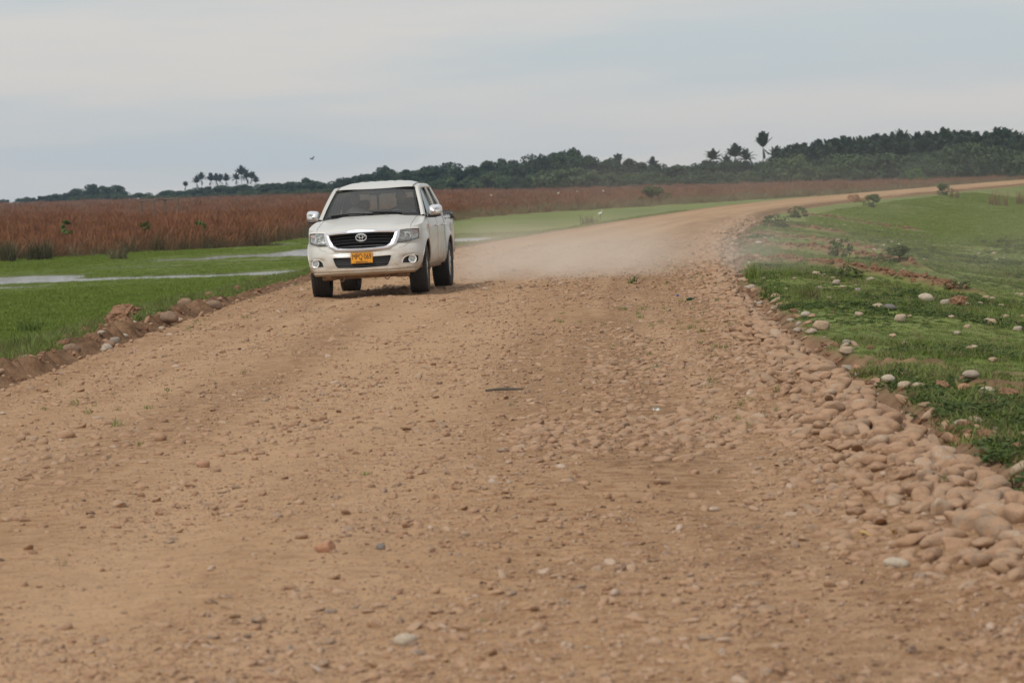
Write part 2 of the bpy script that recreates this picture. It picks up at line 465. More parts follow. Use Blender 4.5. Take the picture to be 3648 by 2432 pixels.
# ================================================================= mesh builder
class MB:
    def __init__(s): s.v = []; s.f = []
    def add(s, v, f):
        o = len(s.v); s.v += [tuple(p) for p in v]; s.f += [tuple(i + o for i in q) for q in f]; return s
    def box(s, c, d, rot=None, taper=1.0):
        x, y, z = (k / 2 for k in d)
        p = [Vector((sx * x * (taper if sz > 0 else 1), sy * y * (taper if sz > 0 else 1), sz * z)) for sz in (-1, 1) for sx, sy in ((-1, -1), (1, -1), (1, 1), (-1, 1))]
        if rot is not None: p = [rot @ q for q in p]
        p = [q + Vector(c) for q in p]
        return s.add(p, [(3, 2, 1, 0), (4, 5, 6, 7), (0, 1, 5, 4), (1, 2, 6, 5), (2, 3, 7, 6), (3, 0, 4, 7)])
    def tube(s, pts, r, n=8, cap=True, closed=False, flat=1.0, up=(0, 0, 1)):
        pts = [Vector(p) for p in pts]; m = len(pts); vs = []
        for i, p in enumerate(pts):
            if closed: t = pts[(i + 1) % m] - pts[i - 1]
            else: t = pts[min(i + 1, m - 1)] - pts[max(i - 1, 0)]
            t.normalize()
            a = t.cross(Vector(up))
            if a.length < 1e-4: a = t.cross(Vector((1, 0, 0)))
            a.normalize(); b_ = a.cross(t)
            rr = r[i] if isinstance(r, (list, tuple)) else r
            for k in range(n):
                an = 2 * math.pi * k / n
                vs.append(p + a * math.cos(an) * rr + b_ * math.sin(an) * rr * flat)
        fs = []
        for i in range(m if closed else m - 1):
            j = (i + 1) % m
            for k in range(n):
                fs.append((i * n + k, i * n + (k + 1) % n, j * n + (k + 1) % n, j * n + k))
        if cap and not closed:
            fs.append(tuple(range(n))[::-1]); fs.append(tuple((m - 1) * n + k for k in range(n)))
        return s.add(vs, fs)
    def lathe(s, prof, n=32, axis='x', c=(0, 0, 0)):
        """prof: (radius, offset along axis)"""
        vs = []
        for r, h in prof:
            for k in range(n):
                a = 2 * math.pi * k / n
                p = {'x': (h, r * math.cos(a), r * math.sin(a)), 'y': (r * math.cos(a), h, r * math.sin(a)), 'z': (r * math.cos(a), r * math.sin(a), h)}[axis]
                vs.append(tuple(p[i] + c[i] for i in range(3)))
        fs = [(i * n + k, i * n + (k + 1) % n, (i + 1) * n + (k + 1) % n, (i + 1) * n + k) for i in range(len(prof) - 1) for k in range(n)]
        return s.add(vs, fs)
    def grid(s, P):
        r, c = len(P), len(P[0])
        return s.add([p for row in P for p in row], [(i * c + j, i * c + j + 1, (i + 1) * c + j + 1, (i + 1) * c + j) for i in range(r - 1) for j in range(c - 1)])
    def build(s, name, mat, parent=None, smooth=True, bevel=0.0, auto=None, loc=None):
        o = mesh_obj(name, s.v, s.f, mat, parent, smooth)
        me = o.data
        bm = bmesh.new(); bm.from_mesh(me); bmesh.ops.recalc_face_normals(bm, faces=bm.faces); bm.to_mesh(me); bm.free()
        if smooth: me.set_sharp_from_angle(angle=R_(38))
        if bevel:
            md = o.modifiers.new('edge', 'BEVEL'); md.width = bevel; md.segments = 2; md.limit_method = 'ANGLE'
        if loc: o.location = loc
        return o

def cr(pts, n):
    """Catmull-Rom resample by arc length"""
    P = [np.array(p, float) for p in pts]
    P = [2 * P[0] - P[1]] + P + [2 * P[-1] - P[-2]]
    out = []
    for i in range(1, len(P) - 2):
        for t in np.linspace(0, 1, 24, endpoint=False):
            a, b_, c, d = P[i - 1], P[i], P[i + 1], P[i + 2]
            out.append(0.5 * (2 * b_ + (c - a) * t + (2 * a - 5 * b_ + 4 * c - d) * t * t + (3 * b_ - 3 * c + d - a) * t ** 3))
    out.append(P[-2]); out = np.array(out)
    s = np.concatenate([[0], np.cumsum(np.linalg.norm(np.diff(out, axis=0), axis=1))])
    q = np.linspace(0, s[-1], n) if isinstance(n, int) else np.asarray(n)
    return np.stack([np.interp(q, s, out[:, k]) for k in range(out.shape[1])], 1), s[-1]

def inpoly(x, z, poly):
    x = np.asarray(x); z = np.asarray(z); c = np.zeros(x.shape, bool)
    n = len(poly)
    for i in range(n):
        x1, z1 = poly[i]; x2, z2 = poly[(i + 1) % n]
        if z1 == z2: continue
        c ^= ((z1 > z) != (z2 > z)) & (x < (x2 - x1) * (z - z1) / (z2 - z1) + x1)
    return c

# ================================================================= truck materials
def paint_mat():
    m, nt, b = base_mat('pearl_white_paint')
    t = nd(nt, 'ShaderNodeTexCoord')
    sx = nd(nt, 'ShaderNodeSeparateXYZ', {0: t.outputs['Object']})
    n1 = nd(nt, 'ShaderNodeTexNoise', {'Vector': t.outputs['Object'], 'Scale': 3.5, 'Detail': 6.0, 'Roughness': 0.65})
    n2 = nd(nt, 'ShaderNodeTexNoise', {'Vector': t.outputs['Object'], 'Scale': 60.0, 'Detail': 3.0})
    low = nd(nt, 'ShaderNodeMapRange', {0: mth(nt, 'ADD', sx.outputs[2], mth(nt, 'MULTIPLY', n1.outputs[0], -0.55)), 1: 0.45, 2: 0.05}).outputs[0]
    c = mixc(nt, mth(nt, 'MULTIPLY', low, 0.85, True), (0.565, 0.555, 0.51), (0.36, 0.25, 0.155))
    # mud flecks thrown over the nose
    fl = mth(nt, 'MULTIPLY', ramp(nt, n2.outputs[0], [(0.585, 0.0), (0.64, 1.0)]), nd(nt, 'ShaderNodeMapRange', {0: sx.outputs[2], 1: 0.95, 2: 0.40}).outputs[0])
    c = mixc(nt, mth(nt, 'MULTIPLY', fl, 0.8, True), c, (0.30, 0.20, 0.12))
    nt.links.new(c, b.inputs['Base Color'])
    b.inputs['Roughness'].default_value = 0.32
    nt.links.new(nd(nt, 'ShaderNodeMapRange', {0: low, 3: 0.30, 4: 0.85}).outputs[0], b.inputs['Roughness'])
    b.inputs['Coat Weight'].default_value = 0.35
    b.inputs['Coat Roughness'].default_value = 0.12
    return m
def glass_mat(name, tint, refl=0.9, rough=0.02, film=0.0):
    m = bpy.data.materials.new(name); m.use_nodes = True
    nt = m.node_tree; nt.nodes.clear()
    tr = nd(nt, 'ShaderNodeBsdfTransparent', {'Color': tint})
    gl = nd(nt, 'ShaderNodeBsdfGlossy', {'Color': (0.9, 0.95, 0.95), 'Roughness': rough})
    fr = nd(nt, 'ShaderNodeFresnel', {'IOR': 1.5})
    mx = nd(nt, 'ShaderNodeMixShader', {0: mth(nt, 'MULTIPLY', fr.outputs[0], refl, True), 1: tr.outputs[0], 2: gl.outputs[0]})
    if film:                                               # road dust on the glass
        df = nd(nt, 'ShaderNodeBsdfDiffuse', {'Color': (0.50, 0.47, 0.43)})
        mx = nd(nt, 'ShaderNodeMixShader', {0: film, 1: mx.outputs[0], 2: df.outputs[0]})
    nd(nt, 'ShaderNodeOutputMaterial', {'Surface': mx.outputs[0]})
    return m
TM = dict(
    paint=paint_mat(),
    chrome=simple('chrome', (0.80, 0.80, 0.83), 0.25, 0.62),
    black=simple('black_plastic', (0.018, 0.018, 0.019), 0.5),
    gloss_black=simple('gloss_black', (0.012, 0.012, 0.013), 0.18),
    rubber=simple('dusty_rubber', (0.036, 0.034, 0.032), 0.85, 0, 0.25, 6.0),
    alloy=simple('alloy', (0.50, 0.48, 0.45), 0.3, 0.9),
    dark_alloy=simple('dark_alloy', (0.05, 0.047, 0.043), 0.6),
    glass=glass_mat('windscreen_glass', (0.72, 0.84, 0.83), 1.0, 0.02, 0.08),
    side_glass=glass_mat('side_window_glass', (0.40, 0.45, 0.45), 1.0, 0.02, 0.10),
    lens=glass_mat('lamp_lens', (0.93, 0.95, 0.95), 0.8),
    reflector=simple('lamp_reflector', (0.90, 0.90, 0.90), 0.40, 0.0),
    silver=simple('lamp_silver', (0.80, 0.80, 0.79), 0.35, 0.1),
    bulb=simple('bulb_glass', (0.9, 0.9, 0.88), 0.15),
    amber=simple('amber_lamp', (0.66, 0.50, 0.44), 0.3),
    plate=simple('plate_yellow', (0.72, 0.30, 0.012), 0.45, 0, 0.10, 20),
    ink=simple('plate_black', (0.015, 0.014, 0.012), 0.5),
    dirt_under=simple('dusty_underside', (0.22, 0.135, 0.082), 0.9, 0, 0.35, 5.0),
    well=simple('wheel_well', (0.20, 0.115, 0.066), 0.95, 0, 0.3, 6.0),
    trim=simple('cabin_trim', (0.07, 0.068, 0.064), 0.7),
    seat=simple('seat_cloth', (0.105, 0.105, 0.105), 0.9, 0, 0.15, 30),
    cover=simple('tonneau_vinyl', (0.022, 0.022, 0.023), 0.55),
    orange=simple('badge_orange', (0.75, 0.13, 0.03), 0.4),
    seam=simple('panel_gap', (0.03, 0.028, 0.025), 0.9),
    roofstrip=simple('roof_drip_strip', (0.19, 0.16, 0.14), 0.7),
)

# ================================================================= PICKUP TRUCK
# local frame: x to the picture's right, +y to the tail, z up; nose at y = 0
truck = empty('pickup_truck', (-2.30, 53.55, 0.0))
truck.rotation_euler = (0, R_(-1.35), R_(-5.8))
tag(truck, 'white double cab pickup truck with a yellow number plate driving on the dirt road', 'pickup truck')

PLAN = [(0, 0.0), (0.2, 0.004), (0.4, 0.022), (0.56, 0.062), (0.69, 0.13), (0.79, 0.22), (0.86, 0.33), (0.90, 0.47), (0.918, 0.64), (0.925, 0.88), (0.918, 1.2), (0.903, 1.5),
        (0.897, 2.0), (0.897, 2.6), (0.90, 3.3), (0.915, 3.9), (0.912, 4.4), (0.885, 5.0), (0.865, 5.22)]
NT = 330
plan, PL = cr(PLAN, NT)
arc = np.linspace(0, PL, NT)
tang = np.gradient(plan, axis=0); tang /= np.linalg.norm(tang, axis=1)[:, None]
inw = np.stack([-tang[:, 1], tang[:, 0]], 1)             # inward normal in plan
side_w = sstep(0.78, 1.25, arc)                           # 0 on the nose, 1 on the flank
py_ = plan[:, 1]
ztop = np.interp(py_, [0, 0.2, 0.45, 0.8, 1.2, 1.5, 3.5, 3.6, 5.3], [1.045, 1.05, 1.075, 1.13, 1.19, 1.212, 1.215, 1.205, 1.20])
ztop = np.where(side_w < 1, 1.043 + (ztop - 1.043) * sstep(0.3, 1.2, arc), ztop)
zbot = np.interp(py_, [0, 0.3, 0.45, 1.4, 3.4, 4.4, 5.3], [0.335, 0.35, 0.40, 0.40, 0.40, 0.52, 0.54])
NV = 62
vv = np.linspace(0, 1, NV)
ZG = zbot[:, None] + (ztop - zbot)[:, None] * vv[None, :]
inF = np.interp(ZG, [0.33, 0.36, 0.42, 0.50, 0.60, 0.66, 0.72, 0.765, 0.80, 0.9, 1.0, 1.03, 1.06], [0.075, 0.035, 0.006, 0.0, 0.008, 0.022, 0.040, 0.062, 0.085, 0.10, 0.125, 0.145, 0.19])
inS = np.interp(ZG, [0.39, 0.44, 0.5, 0.6, 0.75, 0.92, 1.02, 1.10, 1.16, 1.21], [0.085, 0.05, 0.026, 0.012, 0.006, 0.0, 0.002, 0.012, 0.026, 0.05])
INS = inF * (1 - side_w[:, None]) + inS * side_w[:, None]
def sculpt(x, z):
    """hollows round the fog lamps and below the grille, brow over the intake"""
    x = np.abs(x)
    s = 0.030 * np.exp(-((x - 0.73) / 0.13) ** 4 - ((z - 0.545) / 0.075) ** 4)
    s = s + 0.014 * np.exp(-((x / 0.50) ** 6) - ((z - 0.685) / 0.030) ** 2)
    return s - 0.012 * np.exp(-((x / 0.62) ** 6) - ((z - 0.415) / 0.025) ** 2)
INS = INS + sculpt(plan[:, 0][:, None] + 0 * ZG, ZG) * (1 - side_w[:, None])
AX = (0.90, 3.985); WR = 0.388; ARCH = 0.462
for ya in AX:                                              # flared lips round the wheel arches
    dd = np.hypot(plan[:, 1][:, None] - ya, ZG - 0.40)
    INS = INS - 0.030 * np.exp(-((dd - ARCH) / 0.085) ** 2) * side_w[:, None]
def shell_pt(i, j):
    return np.stack([plan[i, 0] + inw[i, 0] * INS[i, j], plan[i, 1] + inw[i, 1] * INS[i, j], ZG[i, j]], -1)
GI, GJ = np.meshgrid(np.arange(NT), np.arange(NV), indexing='ij')
SH = shell_pt(GI, GJ)                                      # (NT, NV, 3)
def front_y(x, z, off=0.0):
    """depth of the nose skin at (x, z), off metres proud of it"""
    x = np.abs(np.asarray(x, float)); z = np.asarray(z, float)
    y = np.interp(x, plan[:130, 0], plan[:130, 1])
    a = np.interp(x, plan[:130, 0], arc[:130])
    w = sstep(0.78, 1.25, a)
    f = np.interp(z, [0.33, 0.36, 0.42, 0.50, 0.60, 0.66, 0.72, 0.765, 0.80, 0.9, 1.0, 1.03, 1.06], [0.075, 0.035, 0.006, 0.0, 0.008, 0.022, 0.040, 0.062, 0.085, 0.10, 0.125, 0.145, 0.19])
    return y + (f + sculpt(x, z)) * (1 - w) - off

HEADLAMP = [(0.575, 1.012), (0.52, 0.812), (0.70, 0.826), (0.868, 0.868), (0.872, 0.95), (0.862, 1.02), (0.75, 1.024)]
GRILLE = [(-0.545, 0.985), (-0.52, 0.90), (-0.465, 0.80), (-0.40, 0.762), (0, 0.748), (0.40, 0.762), (0.465, 0.80), (0.52, 0.90), (0.545, 0.985), (0.3, 1.0), (0, 1.012), (-0.3, 1.0)]
INTAKE = [(-0.475, 0.632), (-0.455, 0.56), (-0.405, 0.452), (0, 0.440), (0.405, 0.452), (0.455, 0.56), (0.475, 0.632), (0, 0.618)]
FOGHOLE = [(0.615, 0.485), (0.64, 0.565), (0.69, 0.60), (0.80, 0.615), (0.855, 0.60), (0.86, 0.50), (0.80, 0.475)]
fx = SH[:, :, 0]; fz = SH[:, :, 2]
cx_ = (fx[:-1, :-1] + fx[1:, 1:]) / 2; cz_ = (fz[:-1, :-1] + fz[1:, 1:]) / 2; cy_ = (SH[:-1, :-1, 1] + SH[1:, 1:, 1]) / 2
cut = np.zeros(cx_.shape, bool)
front = (arc[:-1] < 1.15)[:, None]
for poly in (HEADLAMP, GRILLE, INTAKE, FOGHOLE):
    cut |= inpoly(cx_, cz_, poly) & front
for ya in AX:
    cut |= (np.hypot(cy_ - ya, cz_ - 0.40) < ARCH) & (arc[:-1] > 0.95)[:, None]
AI = arc[:-1][:, None] + 0 * cz_
bump_top = 0.735 + 0.13 * sstep(0.62, 1.02, AI)
isb = (AI < 1.22) & (cz_ < bump_top) & (cy_ < 0.62)
d1 = (cy_ > 1.56) & (cy_ < 2.66) & (cz_ > 0.47)
d2 = (cy_ > 2.66) & (cy_ < 3.52) & (cz_ > 0.47)
bed = cy_ > 3.60
kinds = {'front_bumper': isb, 'door': d1, 'rear_door': d2, 'cargo_bed': bed}
kinds['body'] = ~(isb | d1 | d2 | bed)
def shell_part(name, mask, sides=(1, -1)):
    mb = MB()
    ii, jj = np.where(mask & ~cut)
    for sgn in sides:
        vid = {}; vs = []; fs = []
        for i, j in zip(ii, jj):
            q = []
            for a, c in ((i, j), (i + 1, j), (i + 1, j + 1), (i, j + 1)):
                k = (a, c)
                if k not in vid:
                    vid[k] = len(vs); p = SH[a, c]; vs.append((p[0] * sgn, p[1], p[2]))
                q.append(vid[k])
            fs.append(tuple(q) if sgn > 0 else tuple(q[::-1]))
        mb.add(vs, fs)
    return mb
# top of the nose: bonnet between shut lines, fender tops outside them
def top_edge(y):                                           # x of the shell's top edge at depth y
    k = np.argsort(SH[:, -1, 1]); return np.interp(y, SH[k, -1, 1], SH[k, -1, 0])
ex = SH[:, -1, :]
def hood_z(x, y, xe, ze):
    t = np.clip(np.abs(x) / xe, 0, 1)
    z = ze + (0.030 + 0.025 * sstep(0.1, 1.2, y)) * (1 - t ** 2.4)
    z += 0.016 * (1 - sstep(0.40, 0.52, np.abs(x) - 0.05 * (y - 0.5))) * sstep(0.15, 0.5, y)
    return z
HR, HC = 40, 61
def hood_pts(u0, u1, n):
    P = []
    for v in np.linspace(0, 1, HR):
        row = []
        for u in np.linspace(u0, u1, n):
            # leading edge point on the nose curve, cowl point at the screen base
            x0 = u * 0.862
            y0 = float(front_y(x0, 1.045))
            yc = 1.16 + 0.24 * (u ** 2)
            y = y0 + v * (yc - y0)
            xe = 0.872
            ze = float(np.interp(y, [0.1, 0.2, 0.45, 0.8, 1.2, 1.5], [1.043, 1.048, 1.078, 1.13, 1.19, 1.212]))
            z = float(hood_z(x0, y, xe, ze))
            z -= 0.045 * math.exp(-v * 16)
            row.append((x0, y, z))
        P.append(row)
    return P
hood = MB().grid(hood_pts(-0.865, 0.865, HC)).build('hood', TM['paint'], truck)
bodymb = shell_part('body', kinds['body'])
for s_ in (-1, 1):
    rows = hood_pts(s_ * 0.872, s_ * 1.0, 8)
    for r in rows:
        y = r[-1][1]; k = np.argsort(SH[40:, -1, 1]) + 40
        r.append((s_ * float(np.interp(y, SH[k, -1, 1], SH[k, -1, 0])), y, float(np.interp(y, SH[k, -1, 1], SH[k, -1, 2]))))
    bodymb.grid(rows)
    bodymb.grid([[(s_ * x, y, z) for x, z in ((0.70, 1.215), (0.80, 1.218), (float(np.interp(y, SH[k, -1, 1], SH[k, -1, 0])), float(np.interp(y, SH[k, -1, 1], SH[k, -1, 2]))))] for y in np.linspace(1.33, 1.75, 8)])
# cowl below the windscreen, bed rails, tailgate
body = bodymb.build('body', TM['paint'], truck)
bumper = shell_part('front_bumper', kinds['front_bumper']).build('front_bumper', TM['paint'], truck)
for nm, key in (('door', 'door'), ('door', 'rear_door')):
    for s_ in (1, -1):
        dmb = shell_part(nm, kinds[key], (s_,))
        dob = dmb.build(nm, TM['paint'], truck)
        yh = 2.52 if key == 'door' else 3.40
        MB().tube([(s_ * 0.905, yh - 0.14, 1.035), (s_ * 0.935, yh - 0.11, 1.035), (s_ * 0.938, yh + 0.08, 1.035), (s_ * 0.905, yh + 0.11, 1.035)], 0.013, 8).build('handle', TM['chrome'], dob)
bedmb = shell_part('cargo_bed', kinds['cargo_bed'])
for s_ in (-1, 1):
    bedmb.grid([[(s_ * x, y, z) for y in np.linspace(3.60, 5.2, 9)] for x, z in ((0.868, 1.195), (0.85, 1.215), (0.79, 1.215), (0.78, 1.19), (0.78, 0.75))])
bedmb.grid([[(x, y, z) for x in np.linspace(-0.868, 0.868, 9)] for y, z in ((5.2, 0.54), (5.225, 0.8), (5.21, 1.195), (5.17, 1.21), (5.14, 1.19), (5.14, 0.75))])
bedmb.grid([[(x, y, z) for x in (-0.8, 0.8)] for y, z in ((5.14, 0.75), (3.62, 0.75), (3.62, 1.2), (3.56, 1.2), (3.56, 0.6))])
bedo = bedmb.build('cargo_bed', TM['paint'], truck)
# panel gaps
def seam(pts, r=0.0035): return MB().tube(pts, r, 6)
def gap(pts, r=0.0024, closed=False): MB().tube(pts, r, 6, closed=closed).build('panel_gap', TM['seam'], truck)
def col_at(y): return int(np.argmin(np.abs(plan[:, 1] - y) + (arc < 1.2) * 9))
for s_ in (-1, 1):
    for yv, z0, z1 in ((1.56, 0.47, 1.2), (2.66, 0.47, 1.2), (3.52, 0.47, 1.2), (3.585, 0.42, 1.2)):
        i = col_at(yv)
        gap([(s_ * SH[i, j, 0], SH[i, j, 1], SH[i, j, 2]) for j in range(NV) if z0 < SH[i, j, 2] < z1])
    gap([(s_ * p[0], p[1], p[2] + 0.001) for p in [r[-1] for r in hood_pts(-0.865, 0.868, 5)]])
    pts = []
    for i in range(NT):
        if 0.60 < arc[i] < 1.24 and plan[i, 1] < 0.50:
            z = 0.735 + 0.13 * float(sstep(0.62, 1.02, arc[i])); j = int(np.argmin(np.abs(SH[i, :, 2] - z)))
            pts.append((s_ * SH[i, j, 0], SH[i, j, 1] - 0.001, z))
    gap(pts, 0.0018)
gap([(SH[col_at(4.3), 30, 0] + 0.004, 4.20 + 0.08 * math.cos(k), 0.98 + 0.08 * math.sin(k)) for k in np.linspace(0, 2 * math.pi, 16)][:-1], 0.002, True)

# arch lips and the dark wheel wells behind them
for ya in AX:
    for s_ in (1, -1):
        pts = []
        for a in np.linspace(R_(-8), R_(188), 40):
            y = ya + ARCH * math.cos(a); z = 0.40 + ARCH * math.sin(a)
            i = col_at(y); j = int(np.argmin(np.abs(SH[i, :, 2] - z)))
            if z < 0.40: continue
            pts.append((s_ * (SH[i, j, 0] - 0.004), y, z))
        MB().tube(pts, 0.014, 8).build('arch_lip', TM['paint'], truck)
        w = MB()
        P = []
        for a in np.linspace(0, math.pi, 20):
            y = ya + 0.468 * math.cos(a); z = 0.40 + 0.468 * math.sin(a)
            P.append([(s_ * 0.895, y, z), (s_ * 0.58, y, z)])
        w.grid(P)
        w.grid([[(s_ * 0.58, ya - 0.47, z), (s_ * 0.58, ya + 0.47, z)] for z in (0.40, 0.87)])
        w.build('wheel_well', TM['well'], truck, smooth=True)

# front: grille, chrome surround, emblem
def patch(mb, poly, off, n=28, m=14, z0=None, z1=None):
    zs = np.linspace(min(p[1] for p in poly), max(p[1] for p in poly), m + 2)
    P = []
    for z in zs:
        hit = []
        z_ = min(max(z, zs[0] + 1e-4), zs[-1] - 1e-4)
        for (x1, a1), (x2, a2) in zip(poly, poly[1:] + poly[:1]):
            if (a1 > z_) != (a2 > z_): hit.append(x1 + (z_ - a1) / (a2 - a1) * (x2 - x1))
        if len(hit) < 2: continue
        P.append([(x, float(front_y(x, z_, off)), z_) for x in np.linspace(min(hit), max(hit), n)])
    mb.grid(P); return mb
def outline(poly, n, off):
    q = np.array(list(poly) + [poly[0]], float)
    s = np.concatenate([[0], np.cumsum(np.hypot(*np.diff(q, axis=0).T))])
    t = np.linspace(0, s[-1], n)[:-1]
    xz = np.stack([np.interp(t, s, q[:, 0]), np.interp(t, s, q[:, 1])], 1)
    for _ in range(2): xz = (np.roll(xz, 1, 0) + xz * 2 + np.roll(xz, -1, 0)) / 4
    return [(x, float(front_y(x, z, off)), z) for x, z in xz]
grille = patch(MB(), GRILLE, -0.055, 36, 12).build('grille', TM['gloss_black'], truck)
sur = MB()
top = [(-0.60, 1.012), (-0.56, 1.030), (-0.3, 1.038), (-0.24, 1.058), (0.24, 1.058), (0.3, 1.038), (0.56, 1.030), (0.60, 1.012)]
OUT = [(-0.612, 1.010), (-0.592, 0.91), (-0.545, 0.795), (-0.44, 0.728), (-0.2, 0.715), (0, 0.711), (0.2, 0.715), (0.44, 0.728), (0.545, 0.795), (0.592, 0.91), (0.612, 1.010),
       (0.45, 1.030), (0.28, 1.036), (0.20, 1.052), (0, 1.056), (-0.20, 1.052), (-0.28, 1.036), (-0.45, 1.030)]
INN = [(-0.520, 0.976), (-0.492, 0.90), (-0.450, 0.822), (-0.375, 0.776), (-0.2, 0.762), (0, 0.758), (0.2, 0.762), (0.375, 0.776), (0.450, 0.822), (0.492, 0.90), (0.520, 0.976),
       (0.40, 0.986), (0.26, 0.992), (0.18, 0.996), (0, 0.998), (-0.18, 0.996), (-0.26, 0.992), (-0.40, 0.986)]
rings = []
for t, off in ((0, -0.004), (0.06, 0.020), (0.5, 0.036), (0.92, 0.022), (1.0, -0.03)):
    rings.append([(a[0] * (1 - t) + c[0] * t, float(front_y(a[0] * (1 - t) + c[0] * t, min(1.03, a[1] * (1 - t) + c[1] * t), off)), a[1] * (1 - t) + c[1] * t) for a, c in zip(OUT, INN)])
n_ = len(OUT)
sur.add([p for r in rings for p in r], [(i * n_ + k, i * n_ + (k + 1) % n_, (i + 1) * n_ + (k + 1) % n_, (i + 1) * n_ + k) for i in range(len(rings) - 1) for k in range(n_)])
sur.build('chrome_surround', TM['chrome'], grille)
for zc in (0.795, 0.842, 0.889, 0.936, 0.975):             # horizontal bars with drooping ends
    hw = float(np.interp(zc, [0.76, 0.81, 0.90, 0.985], [0.40, 0.46, 0.508, 0.535]))
    P = []
    for dz, off in ((-0.013, -0.045), (-0.011, 0.002), (0.004, 0.012), (0.013, -0.004), (0.013, -0.045)):
        P.append([(x, float(front_y(x, zc, off)), zc + dz - 0.010 * (abs(x) / 0.5) ** 2 + 0.004 * math.sin(abs(x) * 9)) for x in np.linspace(-hw, hw, 25)])
    MB().grid(P).build('slat', TM['gloss_black'], grille)
em = MB()
def ell(cx, cz, a, b_, r, tilt=0.0):
    em.tube([(cx + a * math.cos(k), float(front_y(0, 0.9, 0.035)) - 0.01, cz + b_ * math.sin(k)) for k in np.linspace(0, 2 * math.pi, 28, endpoint=False)], r, 6, closed=True, up=(0, 1, 0))
ell(0, 0.925, 0.083, 0.057, 0.0085)
ell(0, 0.9455, 0.054, 0.0275, 0.0055)
ell(0, 0.926, 0.0235, 0.053, 0.0055)
em.build('emblem', TM['chrome'], grille)
# lower intake with mesh bars
intake = patch(MB(), INTAKE, -0.06, 30, 8).build('lower_intake', TM['black'], truck)
for zc in (0.475, 0.510, 0.545, 0.580):
    hw = float(np.interp(zc, [0.452, 0.56, 0.632], [0.405, 0.455, 0.47]))
    MB().tube([(x, float(front_y(x, zc, -0.028)), zc) for x in np.linspace(-hw, hw, 15)], 0.0055, 5).build('bar', TM['black'], intake)
MB().tube(outline(INTAKE, 90, -0.006), 0.009, 8, closed=True).build('intake_lip', TM['paint'], truck)
# headlamps
for s_ in (1, -1):
    poly = [(s_ * x, z) for x, z in HEADLAMP]
    hl = patch(MB(), poly, -0.075, 16, 8).build('headlamp', TM['reflector'], truck)
    for cx, cz, r in ((0.625, 0.920, 0.064), (0.705, 0.905, 0.048)):
        q = MB()
        y0 = float(front_y(cx, cz, -0.06))
        q.lathe([(0.001, y0 + 0.03), (r * 0.5, y0 + 0.022), (r, y0 - 0.028), (r + 0.004, y0 - 0.028), (r + 0.004, y0 + 0.03)], 20, 'y', (s_ * cx, 0, cz))
        bo = q.build('bowl', TM['reflector'], hl)
        y0 = float(front_y(cx, cz, -0.05)); MB().lathe([(0.001, y0 - 0.022), (0.012, y0 - 0.018), (0.013, y0 + 0.02)], 10, 'y', (s_ * cx, 0, cz)).build('bulb', TM['bulb'], hl)
    q = MB().tube([(s_ * x, float(front_y(x, z, -0.028)), z) for x, z in ((0.755, 1.0), (0.772, 0.985), (0.768, 0.92), (0.760, 0.868))], 0.012, 6)
    q.tube([(s_ * x, float(front_y(x, z, -0.02)), z) for x, z in ((0.58, 1.006), (0.70, 1.012), (0.755, 1.0))], 0.008, 6)
    q.build('lamp_divider', TM['silver'], hl)
    am = [(s_ * x, z) for x, z in [(0.79, 1.0), (0.785, 0.93), (0.862, 0.945), (0.862, 1.0)]]
    patch(MB(), am, -0.03, 6, 4).build('turn_signal', TM['amber'], hl)
    patch(MB(), poly, 0.001, 20, 10).build('lens', TM['lens'], hl)
    q = MB().tube(outline(poly, 60, -0.003), 0.004, 6, closed=True).build('lamp_rim', TM['seam'], hl)
    MB().tube([(s_ * x, float(front_y(x, z, 0.004)), z) for x, z in ((0.575, 1.018), (0.68, 1.026), (0.78, 1.029), (0.862, 1.024))], 0.010, 6).build('brow', TM['silver'], hl)
    # fog lamp in its dark pocket
    fp = [(s_ * x, z) for x, z in FOGHOLE]
    fg = patch(MB(), fp, -0.055, 14, 6).build('fog_lamp', TM['black'], truck)
    MB().tube(outline(fp, 50, -0.008), 0.010, 8, closed=True).build('pocket_lip', TM['paint'], fg)
    y0 = float(front_y(0.775, 0.545, 0.0))
    ang = Matrix.Rotation(s_ * R_(18), 4, 'Z')
    def fogmb(prof): return MB().lathe(prof, 28, 'y')
    for nm, prof, mt in (('fog_bezel', [(0.066, 0.05), (0.067, -0.006), (0.062, -0.012), (0.050, -0.006), (0.050, 0.05)], 'silver'),
                         ('fog_reflector', [(0.001, 0.035), (0.03, 0.028), (0.052, 0.0)], 'reflector'),
                         ('fog_bulb', [(0.001, -0.002), (0.014, 0.002), (0.016, 0.03)], 'bulb'),
                         ('fog_glass', [(0.001, -0.007), (0.03, -0.005), (0.052, 0.0)], 'lens')):
        o = fogmb(prof).build(nm, TM[mt], fg)
        o.location = (s_ * 0.772, y0 - 0.005, 0.545); o.rotation_euler = (0, 0, s_ * R_(20))
